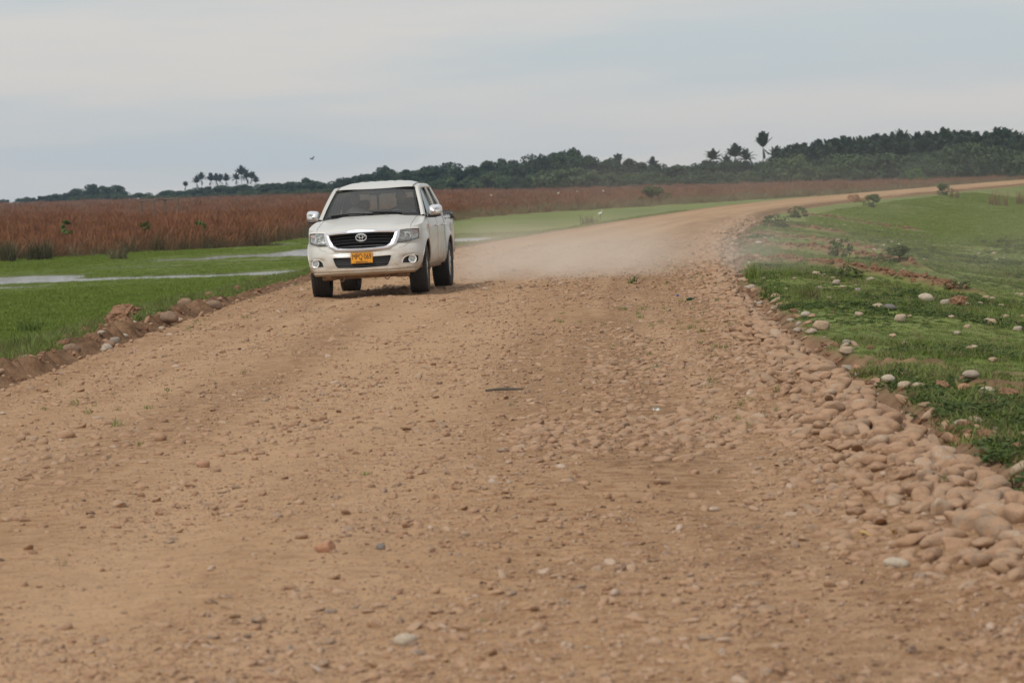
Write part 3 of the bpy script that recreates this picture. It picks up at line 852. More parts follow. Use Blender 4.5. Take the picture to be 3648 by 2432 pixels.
# lower lip, plate, tow hooks
lip = MB().grid([[(x, float(front_y(x, z, off)), z) for x in np.linspace(-0.80, 0.80, 41)] for z, off in ((0.395, 0.002), (0.388, 0.028), (0.372, 0.034), (0.352, 0.024), (0.338, -0.02))])
lip.build('bumper_lip', TM['paint'], truck)
yp = float(front_y(0.0, 0.55, 0.0))
pl = MB().box((0, yp - 0.024, 0.606), (0.350, 0.008, 0.178)).build('number_plate', TM['plate'], truck, bevel=0.003)
pl.rotation_euler = (R_(-3), 0, 0)
MB().tube([(x, yp - 0.029, z) for x, z in ((-0.170, 0.523), (0.170, 0.523), (0.170, 0.689), (-0.170, 0.689))], 0.0032, 4, closed=True, up=(0, 1, 0)).build('plate_border', TM['ink'], pl)
def lettering(txt, size, x, z, name, sx=1.0, bold=0.0):
    cu = bpy.data.curves.new(name, 'FONT'); cu.body = txt; cu.size = size; cu.align_x = 'CENTER'; cu.align_y = 'CENTER'; cu.extrude = 0.0015; cu.offset = bold
    cu.materials.append(TM['ink'])
    tmp = bpy.data.objects.new(name, cu); COL.objects.link(tmp); bpy.context.view_layer.update()
    me = bpy.data.meshes.new_from_object(tmp.evaluated_get(bpy.context.evaluated_depsgraph_get()))
    bpy.data.objects.remove(tmp)
    o = link(bpy.data.objects.new(name, me), pl)
    o.location = (x, yp - 0.0305, z); o.rotation_euler = (R_(90), 0, 0); o.scale = (sx, 1, 1)
    return o
lettering('MPQ\u00b7069', 0.128, 0, 0.622, 'lettering', 0.62, 0.0)
lettering('BOGOTA D.C.', 0.034, 0, 0.543, 'lettering', 0.9, 0.0006)
for x in (-0.125, 0.125):
    for z in (0.543,):
        MB().lathe([(0.001, -0.003), (0.007, -0.002), (0.008, 0.004)], 8, 'y', (x, yp - 0.030, z)).build('screw', TM['ink'], pl)
under = MB().box((0, 0.62, 0.315), (1.10, 0.70, 0.07)).box((0, 0.34, 0.345), (0.95, 0.20, 0.07)).box((0, 2.5, 0.48), (0.9, 4.4, 0.16)).box((0, 1.05, 0.33), (0.3, 0.4, 0.12))
under.box((0, 2.6, 0.70), (1.16, 4.6, 0.50))
under.build('underbody', TM['dirt_under'], truck, smooth=False, bevel=0.02)
MB().tube([(-0.75, 0.90, 0.36), (0.75, 0.90, 0.36)], 0.035, 10).build('axle', TM['dirt_under'], truck)
ax = MB().tube([(-0.75, 3.985, 0.388), (0.75, 3.985, 0.388)], 0.045, 10).lathe([(0.02, -0.12), (0.13, -0.05), (0.13, 0.05), (0.02, 0.12)], 16, 'y', (0, 3.985, 0.38))
for s_ in (1, -1):
    MB().tube([(s_ * 0.35, 0.75, 0.33), (s_ * 0.68, 0.92, 0.27), (s_ * 0.35, 1.1, 0.33)], 0.03, 8).build('control_arm', TM['dirt_under'], truck)
    MB().tube([(s_ * 0.55, 3.3, 0.42), (s_ * 0.55, 3.985, 0.31), (s_ * 0.55, 4.7, 0.44)], 0.03, 6).build('leaf_spring', TM['dirt_under'], truck)
ax.build('axle', TM['dirt_under'], truck)
for s_ in (1, -1):
    MB().tube([(s_ * 0.36 + 0.035 * math.cos(a), 0.20, 0.292 + 0.042 * math.sin(a)) for a in np.linspace(0, 2 * math.pi, 16, endpoint=False)], 0.010, 6, closed=True, up=(0, 1, 0)).tube([(s_ * 0.36, 0.20, 0.33), (s_ * 0.36, 0.45, 0.34)], 0.014, 6).build('tow_hook', TM['dirt_under'], truck)
    MB().box((s_ * 0.585, 0.36, 0.325), (0.22, 0.16, 0.11)).build('splash_shield', TM['dirt_under'], truck, bevel=0.03)
    MB().tube([(s_ * 0.80, 1.42, 0.385), (s_ * 0.80, 3.45, 0.385)], 0.03, 8).build('sill', TM['dirt_under'], truck)

# ---- cab above the belt line
def sx_(z): return 0.868 - 0.178 * ((z - 1.2) / 0.48) ** 1.15 if z > 1.2 else 0.868
def roof_z(x, y):
    z = np.interp(y, [1.86, 1.95, 2.1, 2.35, 2.7, 3.1, 3.38, 3.44], [1.672, 1.705, 1.752, 1.787, 1.80, 1.795, 1.765, 1.72])
    t = abs(x) / 0.705
    edge = np.interp(y, [1.86, 2.05, 2.5, 3.2, 3.44], [1.64, 1.675, 1.70, 1.69, 1.66])
    z = z - (z - edge) * t ** 4.2
    rib = 0.006 * (0.5 + 0.5 * math.cos(abs(x) / 0.155 * 2 * math.pi)) if abs(x) < 0.54 else 0
    return float(z + rib * float(sstep(2.1, 2.4, y)) )
rf = []
for v in np.linspace(0, 1, 26):
    row = []
    for u in np.linspace(-1, 1, 49):
        x = u * 0.700
        y0 = 1.885 + 0.13 * (abs(u) ** 2.6)
        y = y0 + v * (3.44 - y0)
        row.append((x, y, roof_z(x, y)))
    rf.append(row)
roof = MB().grid(rf)
roof.grid([[(x, 3.44, z) for x in np.linspace(-0.70, 0.70, 15)] for z in (1.655, 1.60)])
roofo = roof.build('roof', TM['paint'], truck)
for s_ in (1, -1):
    MB().tube([(s_ * 0.615, y, roof_z(0.615, y) + 0.002) for y in np.linspace(1.975, 3.40, 20)], 0.014, 6, flat=0.35).build('drip_strip', TM['roofstrip'], roofo)
def slab(path, w, th, name, mat, parent, side):
    """a flat bar following path on the cab side; w along the tangent-plane normal given per point"""
    mb = MB(); rows = []
    for p, (wx, wy, wz) in path:
        p = Vector(p); wv = Vector((wx, wy, wz)); n = Vector((side, 0, 0.35)).normalized() * th
        rows.append([p - wv, p - wv + n, p + wv + n, p + wv, p - wv])
    mb.grid(rows); return mb.build(name, mat, parent)
pil = []
for s_ in (1, -1):
    cab = MB()
    def bar(pts, w, t):
        pts = [Vector(p) for p in pts]; rows = []
        for i, p in enumerate(pts):
            tg = (pts[min(i + 1, len(pts) - 1)] - pts[max(i - 1, 0)]).normalized()
            n = Vector((s_ * 0.93, 0, 0.36)); n = (n - tg * n.dot(tg)).normalized()
            a = tg.cross(n)
            ww = w[i] if isinstance(w, (list, tuple)) else w
            rows.append([p + a * ww + n * -t, p + a * ww + n * t * 0.6, p + a * ww * 0.6 + n * t, p - a * ww * 0.6 + n * t, p - a * ww + n * t * 0.6, p - a * ww - n * t, p + a * ww + n * -t])
        cab.grid(rows)
    bar([(s_ * 0.842, 1.38, 1.19), (s_ * 0.800, 1.55, 1.335), (s_ * 0.750, 1.74, 1.48), (s_ * 0.705, 1.92, 1.60), (s_ * 0.685, 2.03, 1.655)], [0.055, 0.046, 0.042, 0.042, 0.042], 0.028)
    bar([(s_ * 0.685, 2.00, 1.650), (s_ * 0.690, 2.2, 1.682), (s_ * 0.695, 2.7, 1.692), (s_ * 0.690, 3.2, 1.682), (s_ * 0.685, 3.42, 1.65)], 0.034, 0.028)
    bar([(s_ * 0.868, 2.70, 1.19), (s_ * 0.815, 2.70, 1.40), (s_ * 0.70, 2.69, 1.68)], 0.040, 0.022)
    bar([(s_ * 0.868, 3.50, 1.19), (s_ * 0.815, 3.46, 1.40), (s_ * 0.695, 3.36, 1.66)], [0.09, 0.085, 0.075], 0.026)
    bar([(s_ * 0.866, 1.45, 1.205), (s_ * 0.872, 2.0, 1.212), (s_ * 0.872, 3.5, 1.212)], 0.020, 0.02)
    cab.build('cab_pillar', TM['paint'], truck)
    tr = MB()
    for yy0, yy1, ty0, ty1, nm in ((1.60, 2.665, 2.08, 2.655, 0), (2.735, 3.42, 2.725, 3.29, 1)):
        P = [[(s_ * (sx_(z) - 0.006), (yy0 + (ty0 - yy0) * t) * (1 - k) + (yy1 + (ty1 - yy1) * t) * k, z) for k in np.linspace(0, 1, 8)] for t, z in ((t, 1.215 + t * 0.445) for t in np.linspace(0, 1, 8))]
        MB().grid(P).build('side_window', TM['side_glass'], truck)
        e = [P[0][0], P[0][-1], P[-1][-1], P[-1][0]]
        tr.tube([(x + s_ * 0.008, y, z) for x, y, z in e], 0.012, 6, closed=True)
    tr.build('window_seal', TM['black'], truck)
# windscreen
def ws(u, t, off=0.0):
    xb, xt = 0.775, 0.638
    x = u * (xb + (xt - xb) * t)
    yb = 1.155 + 0.225 * u * u; yt = 1.865 + 0.125 * u * u
    z = (1.232 + 0.0 * u) * (1 - t) + (1.676 - 0.026 * u * u) * t
    y = yb + (yt - yb) * t - 0.035 * math.sin(math.pi * t)
    return (x, y - 0.5 * off, z + 0.85 * off)
MB().grid([[ws(u, t) for u in np.linspace(-1, 1, 25)] for t in np.linspace(0, 1, 13)]).build('windscreen', TM['glass'], truck)
bd = MB()
bd.grid([[ws(u, t, 0.004) for u in np.linspace(-1, 1, 25)] for t in (0.0, 0.075)]).grid([[ws(u, t, 0.004) for u in np.linspace(-1, 1, 25)] for t in (0.965, 1.0)])
for s_ in (1, -1): bd.grid([[ws(s_ * u, t, 0.004) for t in np.linspace(0, 1, 13)] for u in (1.0, 0.955)])
bd.build('windscreen_border', TM['gloss_black'], truck)
cow = MB().grid([[(x, yb, z) for x in np.linspace(-0.80, 0.80, 21) for yb, z in [((1.13 + 0.24 * (x / 0.87) ** 2) + dy, zz)]] for dy, zz in ((0.0, 1.215), (0.06, 1.235), (0.12, 1.215))])
cow.build('cowl', TM['black'], truck)
for pts in ([(0.06, 0.07), (-0.15, 0.10), (-0.45, 0.105), (-0.86, 0.06)], [(0.66, 0.05), (0.40, 0.10), (0.10, 0.13), (-0.06, 0.11)]):
    w = MB().tube([ws(u, t, 0.030) for u, t in pts], [0.013, 0.016, 0.015, 0.009], 6).tube([ws(u, t + 0.012, 0.014) for u, t in pts], 0.009, 6)
    w.build('wiper', TM['black'], truck)
for s_ in (1, -1):
    MB().lathe([(0.001, 0.014), (0.014, 0.010), (0.018, 0)], 10, 'z', (s_ * 0.28, 1.08, 1.262)).build('washer_nozzle', TM['black'], hood)
# rear wall with sliding window
rw = MB()
def rear(x, z): return 3.50 - 0.14 * ((z - 1.2) / 0.48)
for x0, x1, z0, z1 in ((-0.83, 0.83, 0.75, 1.27), (-0.70, 0.70, 1.60, 1.70), (-0.80, -0.60, 1.27, 1.60), (0.60, 0.80, 1.27, 1.60)):
    rw.grid([[(min(max(x, -sx_(z) + 0.02), sx_(z) - 0.02), rear(x, z), z) for x in np.linspace(x0, x1, 6)] for z in np.linspace(z0, z1, 4)])
rw.build('cab_back', TM['paint'], truck)
rwin = MB().grid([[(x, rear(x, z), z) for x in (-0.60, 0.60)] for z in (1.27, 1.60)]).build('rear_window', TM['glass'], truck)
MB().box((-0.17, 3.44, 1.435), (0.035, 0.025, 0.33)).build('bar', TM['black'], rwin)
MB().box((0.17, 3.44, 1.435), (0.035, 0.025, 0.33)).build('bar', TM['black'], rwin)
# mirrors
for s_ in (1, -1):
    mi = MB(); P = []
    for k in range(13):                                    # rounded housing: rings from face to back
        t = k / 12
        sc = math.sqrt(max(0.0, 1 - (1 - t) ** 2.2)) if t < 1 else 1
        ring = []
        for a in np.linspace(0, 2 * math.pi, 25):
            ca, sa = math.cos(a), math.sin(a)
            r = (abs(ca) ** 3.6 + abs(sa) ** 3.6) ** (-1 / 3.6)
            ring.append((s_ * (0.995 + 0.112 * r * ca * sc * (1 - 0.05 * sa)), 1.58 + 0.10 * t + 0.03 * ca, 1.285 + 0.090 * r * sa * sc + 0.008 * ca))
        P.append(ring)
    mo = mi.grid(P).build('wing_mirror', TM['chrome'], truck)
    lowm = MB().tube([(s_ * 0.875, 1.63, 1.215), (s_ * 0.90, 1.64, 1.195), (s_ * 1.0, 1.64, 1.195), (s_ * 1.085, 1.65, 1.205)], [0.022, 0.026, 0.026, 0.016], 8)
    lowm.tube([(s_ * 0.84, 1.62, 1.225), (s_ * 0.90, 1.64, 1.20)], 0.03, 8)
    lowm.build('mirror_base', TM['black'], mo)
    MB().box((s_ * 0.995, 1.678, 1.285), (0.18, 0.006, 0.13)).build('mirror_glass', TM['gloss_black'], mo, bevel=0.003)
# whip aerial, tonneau cover with elastic cord, badge
MB().tube([(0.22, 2.75, 1.785), (0.22, 2.75, 1.815), (0.219, 2.76, 1.83), (0.21, 2.80, 1.99)], [0.012, 0.009, 0.0045, 0.0028], 6).build('aerial', TM['black'], roofo)
cv = MB().grid([[(x, y, 1.222 + 0.03 * (1 - (x / 0.86) ** 2)) for x in np.linspace(-0.80, 0.80, 9)] for y in np.linspace(3.60, 5.2, 12)])
cvo = cv.build('tonneau_cover', TM['cover'], truck)
for s_ in (1, -1):
    zz = [(s_ * (0.80 if k % 2 == 0 else 0.885), 3.66 + k * 0.125, 1.245 if k % 2 == 0 else 1.135) for k in range(13)]
    MB().tube(zz, 0.013, 6, flat=1.0).build('cord', TM['black'], cvo)
    for k in range(1, 13, 2):
        MB().box((s_ * 0.893, 3.66 + k * 0.125, 1.125), (0.018, 0.035, 0.04)).build('hook', TM['black'], cvo, bevel=0.004)
        MB().add([(s_ * 0.79, 3.66 + (k - 1) * 0.125, 1.243), (s_ * 0.878, 3.66 + (k - 0.75) * 0.125, 1.222), (s_ * 0.888, 3.66 + k * 0.125, 1.150), (s_ * 0.878, 3.66 + (k + 0.75) * 0.125, 1.222), (s_ * 0.79, 3.66 + (k + 1) * 0.125, 1.243)], [(0, 1, 2, 3, 4)]).build('flap', TM['cover'], cvo, smooth=False)
for s_ in (1, -1):
    bg_ = MB().box((s_ * 0.924, 1.29, 1.045), (0.006, 0.05, 0.05)).build('side_badge', TM['orange'], truck, bevel=0.004)
    MB().box((s_ * 0.924, 1.40, 1.062), (0.006, 0.12, 0.018)).box((s_ * 0.925, 1.39, 1.030), (0.006, 0.10, 0.018)).build('badge_script', TM['chrome'], bg_, bevel=0.002)

# ---- wheels
def make_wheel(s_, x, y, steer=0.0):
    hub = MB().lathe([(0.001, s_ * 0.085), (0.045, s_ * 0.085), (0.05, s_ * 0.06), (0.15, s_ * 0.02), (0.15, -s_ * 0.02), (0.05, -s_ * 0.05)], 24)
    h = hub.build('wheel', TM['dark_alloy'], truck)
    h.location = (x, y, WR - 0.006); h.rotation_euler = (0.35 * y, 0, steer)
    w = 0.135
    prof = [(0.222, -w + 0.012), (0.25, -w - 0.004), (0.30, -w - 0.010), (0.345, -w - 0.002), (0.372, -w + 0.018), (0.386, -w + 0.045)]
    for gx in (-0.075, -0.028, 0.028, 0.075):
        prof += [(0.388, gx - 0.006), (0.379, gx - 0.004), (0.379, gx + 0.004), (0.388, gx + 0.006)]
    prof += [(0.386, w - 0.045), (0.372, w - 0.018), (0.345, w + 0.002), (0.30, w + 0.010), (0.25, w + 0.004), (0.222, w - 0.012)]
    ty = MB().lathe(prof, 56).build('tyre', TM['rubber'], h)
    tb = MB()
    for k in range(44):                                    # tread and shoulder blocks
        for cx, ww in ((-0.113, 0.05), (-0.052, 0.036), (0.0, 0.042), (0.052, 0.036), (0.113, 0.05)):
            a = 2 * math.pi * (k + (0.5 if abs(cx) < 0.06 else 0)) / 44
            rr = 0.389 - (0.004 if abs(cx) > 0.1 else 0)
            tb.box((cx, rr * math.cos(a), rr * math.sin(a)), (ww, 0.040, 0.008), Matrix.Rotation(a - math.pi / 2, 3, 'X'))
    tb.build('tread', TM['rubber'], h, smooth=False)
    rm = MB().lathe([(0.228, -w + 0.02), (0.215, -w + 0.03), (0.205, 0.0), (0.205, s_ * 0.06)], 40)
    rm.lathe([(0.205, s_ * 0.06), (0.214, s_ * (w - 0.022)), (0.230, s_ * (w - 0.014)), (0.229, s_ * (w - 0.004))], 40)
    for k in range(6):
        for da in (-0.17, 0.17):
            a = 2 * math.pi * k / 6 + da * 0.4; a2 = 2 * math.pi * k / 6 + da
            rm.tube([(s_ * 0.095, 0.05 * math.cos(a), 0.05 * math.sin(a)), (s_ * 0.112, 0.13 * math.cos(a2 * 0.6 + a * 0.4), 0.13 * math.sin(a2 * 0.6 + a * 0.4)), (s_ * 0.108, 0.214 * math.cos(a2), 0.214 * math.sin(a2))], [0.022, 0.017, 0.017], 6, up=(1, 0, 0))
    rm.lathe([(0.001, s_ * 0.112), (0.03, s_ * 0.110), (0.04, s_ * 0.10), (0.055, s_ * 0.095), (0.06, s_ * 0.07)], 20)
    rm.build('rim', TM['alloy'], h)
for s_ in (1, -1):
    make_wheel(s_, s_ * 0.785, AX[0], R_(3))
    make_wheel(s_, s_ * 0.785, AX[1])

# ---- cabin inside
MB().grid([[(x, y, z) for x in np.linspace(-0.78, 0.78, 13)] for y, z in ((1.30, 1.17), (1.42, 1.205), (1.60, 1.19), (1.68, 1.13), (1.70, 0.95), (1.62, 0.70))]).build('dashboard', TM['trim'], truck)
MB().box((0, 2.45, 0.66), (1.55, 1.9, 0.06)).build('cabin_floor', TM['trim'], truck, smooth=False)
sw_c = Vector((0.37, 1.83, 1.155))
swm = Matrix.Rotation(R_(28), 3, 'X')
swb = MB().tube([sw_c + swm @ Vector((0.185 * math.cos(a), 0, 0.185 * math.sin(a))) for a in np.linspace(0, 2 * math.pi, 32, endpoint=False)], 0.015, 8, closed=True)
for a in (R_(0), R_(180), R_(270)):
    swb.tube([sw_c, sw_c + swm @ Vector((0.18 * math.cos(a), 0, 0.18 * math.sin(a)))], 0.016, 6)
swb.tube([sw_c, (0.37, 1.60, 1.02)], 0.03, 8).lathe([(0.001, -0.02), (0.06, -0.015), (0.06, 0.02)], 16, 'y', tuple(sw_c))
swb.build('steering_wheel', TM['black'], truck)
def seat(x, y, w, heads):
    s0 = MB().box((x, y, 0.79), (w, 0.50, 0.16)).build('seat', TM['seat'], truck, bevel=0.05)
    MB().box((x, y + 0.29, 1.06), (w * 0.96, 0.14, 0.56), Matrix.Rotation(R_(-12), 3, 'X'), 0.85).build('backrest', TM['seat'], s0, bevel=0.05)
    for hx in heads:
        MB().box((hx, y + 0.37, 1.425), (0.24, 0.09, 0.17)).build('headrest', TM['seat'], s0, bevel=0.04)
seat(-0.38, 2.18, 0.50, (-0.38,)); seat(0.38, 2.18, 0.50, (0.38,)); seat(0, 3.0, 1.35, (-0.42, 0.42))
MB().box((0.0, 1.93, 1.600), (0.19, 0.025, 0.045)).tube([(0, 1.93, 1.60), (0, 1.90, 1.665)], 0.008, 6).build('rear_view_mirror', TM['black'], truck, bevel=0.01)
MB().box((-0.02, 1.855, 1.640), (0.055, 0.012, 0.028)).build('windscreen_sensor', TM['black'], truck)
# ================================================================= TWO PEOPLE IN THE CAB (held by the cab, so things of their own)
m_skin = simple('skin', (0.36, 0.20, 0.135), 0.6)
m_hair = simple('dark_hair', (0.02, 0.016, 0.013), 0.7)
def clothes(name, c1): return simple(name, c1, 0.9, 0, 0.12, 14)
def skin_figure(name, joints, edges, mat, parent=None):
    """one continuous body: joints = {key: (xyz, radius)}"""
    keys = list(joints); me = bpy.data.meshes.new(name)
    me.from_pydata([joints[k][0] for k in keys], [(keys.index(a), keys.index(b)) for a, b in edges], [])
    o = bpy.data.objects.new(name, me); link(o, parent)
    md = o.modifiers.new('skin', 'SKIN'); md.use_smooth_shade = True
    for v, k in zip(me.skin_vertices[0].data, keys):
        r = joints[k][1]; v.radius = r if isinstance(r, tuple) else (r, r)
        v.use_root = (k == 'pelvis')
    sb = o.modifiers.new('smooth', 'SUBSURF'); sb.levels = 1; sb.render_levels = 2
    me.materials.append(mat)
    return o
def person(x, label, shirt, hands, look, lean=0.0):
    """seated figure; local origin at the hip point on the seat, facing -y"""
    p = empty('person', (0, 0, 0)); p.parent = None
    tag(p, label, 'person', 'people in the truck cab')
    J = {'pelvis': ((0, 0, 0.10), (0.15, 0.12)), 'belly': ((0, 0.03, 0.26), (0.145, 0.115)), 'chest': ((0, 0.06, 0.44), (0.165, 0.115)), 'neckb': ((0, 0.06, 0.56), (0.085, 0.075)),
         'neck': ((0, 0.045, 0.615), 0.055), 'neckt': ((0, 0.03, 0.66), 0.055)}
    E = [('pelvis', 'belly'), ('belly', 'chest'), ('chest', 'neckb'), ('neckb', 'neck'), ('neck', 'neckt')]
    for s, nm in ((1, 'r'), (-1, 'l')):
        hx, hy, hz = hands[nm]
        J.update({'sh' + nm: ((s * 0.185, 0.07, 0.51), 0.065), 'el' + nm: ((s * 0.25, (0.07 + hy) / 2 + 0.06, 0.28 + 0.2 * max(0, hz - 0.2)), 0.046), 'wr' + nm: ((hx, hy, hz), 0.028),
                  'hip' + nm: ((s * 0.09, -0.03, 0.07), 0.085), 'kn' + nm: ((s * 0.13, -0.42, 0.10), 0.062), 'an' + nm: ((s * 0.13, -0.55, -0.13), 0.045)})
        E += [('neckb', 'sh' + nm), ('sh' + nm, 'el' + nm), ('el' + nm, 'wr' + nm), ('pelvis', 'hip' + nm), ('hip' + nm, 'kn' + nm), ('kn' + nm, 'an' + nm)]
    skin_figure('torso', J, E, shirt, p)
    # head: one lathed, sculpted surface with brow, nose, mouth and chin
    hc = Vector((0, 0.0, 0.765))
    vs = []; n, m = 28, 22
    for i in range(m + 1):
        th = math.pi * i / m
        for k in range(n):
            a = 2 * math.pi * k / n
            d = Vector((math.sin(th) * math.sin(a), -math.sin(th) * math.cos(a), math.cos(th)))
            r = Vector((0.077 * d.x, 0.098 * d.y, 0.118 * d.z))
            if d.z < 0: r.x *= 1 - 0.28 * (-d.z) ** 1.3; r.y *= 1 - 0.10 * (-d.z)
            f = max(0.0, -d.y)                              # the face side
            zz = r.z; xx = r.x
            if d.y < 0:
                r.y += -0.026 * math.exp(-((xx / 0.013) ** 2)) * math.exp(-(((zz + 0.012) / 0.020) ** 2)) * f     # nose
                r.y += 0.010 * (math.exp(-(((xx - 0.032) / 0.016) ** 2)) + math.exp(-(((xx + 0.032) / 0.016) ** 2))) * math.exp(-(((zz - 0.012) / 0.013) ** 2))   # eye sockets
                r.y += -0.006 * math.exp(-((xx / 0.045) ** 2)) * math.exp(-(((zz - 0.032) / 0.010) ** 2))          # brow
                r.y += -0.007 * math.exp(-((xx / 0.024) ** 2)) * math.exp(-(((zz + 0.052) / 0.010) ** 2))          # lips
                r.y += -0.010 * math.exp(-((xx / 0.024) ** 2)) * math.exp(-(((zz + 0.098) / 0.016) ** 2))          # chin
            vs.append(r)
    fs = [(i * n + k, i * n + (k + 1) % n, (i + 1) * n + (k + 1) % n, (i + 1) * n + k) for i in range(m) for k in range(n)]
    mb = MB(); mb.add(vs, fs)
    head = mb.build('head', m_skin, p); head.location = hc; head.rotation_euler = (0, 0, R_(look))
    for s in (1, -1):
        MB().tube([(s * 0.076, 0.012, 0.022), (s * 0.085, 0.022, 0.012), (s * 0.083, 0.020, -0.012), (s * 0.075, 0.008, -0.026)], [0.006, 0.010, 0.009, 0.005], 6).build('ear', m_skin, head)
        MB().lathe([(0.001, -0.086), (0.007, -0.084), (0.010, -0.078)], 8, 'y', (s * 0.031, 0, 0.012)).build('eye', m_hair, head)
    hv = [];
    for i in range(13):
        th = math.pi * 0.62 * i / 12
        for k in range(n):
            a = 2 * math.pi * k / n
            lim = 0.30 + 0.32 * (0.5 - 0.5 * math.cos(a)) ** 0.7      # hairline: high over the brow, low at the nape
            t2 = min(th, math.pi * lim)
            d = Vector((math.sin(t2) * math.sin(a), -math.sin(t2) * math.cos(a), math.cos(t2)))
            hv.append((0.083 * d.x, 0.104 * d.y, 0.126 * d.z))
    MB().add(hv, [(i * n + k, i * n + (k + 1) % n, (i + 1) * n + (k + 1) % n, (i + 1) * n + k) for i in range(12) for k in range(n)]).build('hair', m_hair, head)
    # hands: palm, four fingers and a thumb, gripping or resting
    for s, nm in ((1, 'r'), (-1, 'l')):
        w = Vector(hands[nm]); fwd = Vector((0, -1, 0.15 if hands['grip'] else -0.25)).normalized(); up = Vector((0, 0.15, 1)); sd = Vector((1, 0, 0))
        HJ = {'pelvis': (tuple(w), (0.026, 0.018)), 'palm': (tuple(w + fwd * 0.05), (0.036, 0.016))}; HE = [('pelvis', 'palm')]
        for q in range(4):
            b0 = w + fwd * (0.080) + sd * (q - 1.5) * 0.020; L = (0.030, 0.034, 0.032, 0.025)[q]
            b1 = b0 + fwd * L + Vector((0, 0, -0.006)); b2 = b1 + (fwd * 0.4 + Vector((0, 0, -1))).normalized() * L * 0.8
            HJ.update({f'a{q}': (tuple(b0), 0.0095), f'b{q}': (tuple(b1), 0.0085), f'c{q}': (tuple(b2), 0.007)})
            HE += [('palm', f'a{q}'), (f'a{q}', f'b{q}'), (f'b{q}', f'c{q}')]
        t0 = w + fwd * 0.03 - sd * s * 0.035; t1 = t0 + fwd * 0.035 - sd * s * 0.018
        HJ.update({'t0': (tuple(t0), 0.011), 't1': (tuple(t1), 0.009)}); HE += [('pelvis', 't0'), ('t0', 't1')]
        skin_figure('hand', HJ, HE, m_skin, p)
    # stand in the truck's frame without being its part
    tm = Matrix.Translation(truck.location) @ truck.rotation_euler.to_matrix().to_4x4()
    mw = tm @ Matrix.Translation((x, 2.20, 0.775)) @ Matrix.Rotation(lean, 4, 'Y')
    p.matrix_world = mw
    return p
person(0.38, 'driver in a dark shirt with both hands on the steering wheel', clothes('dark_shirt', (0.05, 0.055, 0.07)),
       {'r': (0.15, -0.33, 0.42), 'l': (-0.16, -0.33, 0.42), 'grip': True}, 6)
person(-0.38, 'passenger in a grey shirt in the seat beside the driver', clothes('grey_shirt', (0.17, 0.16, 0.15)),
       {'r': (0.12, -0.28, 0.17), 'l': (-0.12, -0.28, 0.17), 'grip': False}, -10)
# ================================================================= VEGETATION
rng = np.random.RandomState(11)
pr = random.Random(5)

def leaf_clumps(centres, radii, per, size, seed, squash=0.8):
    """leaf-sized quads spread through a set of clumps; returns verts, faces"""
    r = np.random.RandomState(seed); V = []; F = []
    for c, rad in zip(centres, radii):
        k = int(per * (0.7 + 0.6 * r.rand()))
        d = r.normal(size=(k, 3)); d /= np.linalg.norm(d, axis=1)[:, None]
        rr = rad * (0.55 + 0.5 * r.rand(k, 1) ** 0.6)
        p = np.array(c) + d * rr * np.array([1, 1, squash])
        a = r.normal(size=(k, 3)); a /= np.linalg.norm(a, axis=1)[:, None]
        nrm = d * 0.8 + r.normal(size=(k, 3)) * 0.5; nrm[:, 2] += 0.35
        a = np.cross(nrm, a); a /= np.linalg.norm(a, axis=1)[:, None] + 1e-9
        b2 = np.cross(nrm, a); b2 /= np.linalg.norm(b2, axis=1)[:, None] + 1e-9
        s = size * (0.5 + 0.9 * r.rand(k, 1))
        q = np.stack([p - a * s, p - b2 * s * 0.55, p + a * s, p + b2 * s * 0.55], 1)
        o = len(V) * 1
        base = sum(len(x) for x in V) if V else 0
        V.append(q.reshape(-1, 3)); F.append(np.arange(k * 4).reshape(k, 4) + base)
    return np.concatenate(V), np.concatenate(F)

def mesh_from(name, v, f, mat, smooth=False):
    me = bpy.data.meshes.new(name)
    me.from_pydata(np.asarray(v, float).tolist(), [], np.asarray(f).tolist() if not isinstance(f, list) else f)
    me.materials.append(mat)
    if smooth: me.polygons.foreach_set('use_smooth', [True] * len(me.polygons))
    me.update(); return me

m_bark = simple('bark', (0.10, 0.085, 0.065), 0.95, 0, 0.3, 3.0)
m_palmbark = simple('palm_trunk', (0.16, 0.145, 0.125), 0.95, 0, 0.25, 4.0)
m_tree = leaf_mat('tree_foliage', [(0.012, 0.024, 0.010), (0.020, 0.038, 0.013), (0.032, 0.055, 0.018), (0.022, 0.038, 0.016)], 0.15)
m_bush = leaf_mat('bush_foliage', [(0.030, 0.052, 0.020), (0.050, 0.078, 0.028), (0.072, 0.098, 0.034), (0.044, 0.066, 0.027)], 0.18)
m_palm = leaf_mat('palm_foliage', [(0.017, 0.032, 0.016), (0.025, 0.044, 0.020), (0.034, 0.054, 0.024)], 0.15)
m_lime = leaf_mat('bright_foliage', [(0.055, 0.10, 0.02), (0.08, 0.14, 0.026)], 0.22)
m_shrub = leaf_mat('shrub_foliage', [(0.035, 0.062, 0.016), (0.055, 0.092, 0.022), (0.085, 0.105, 0.035)], 0.2)

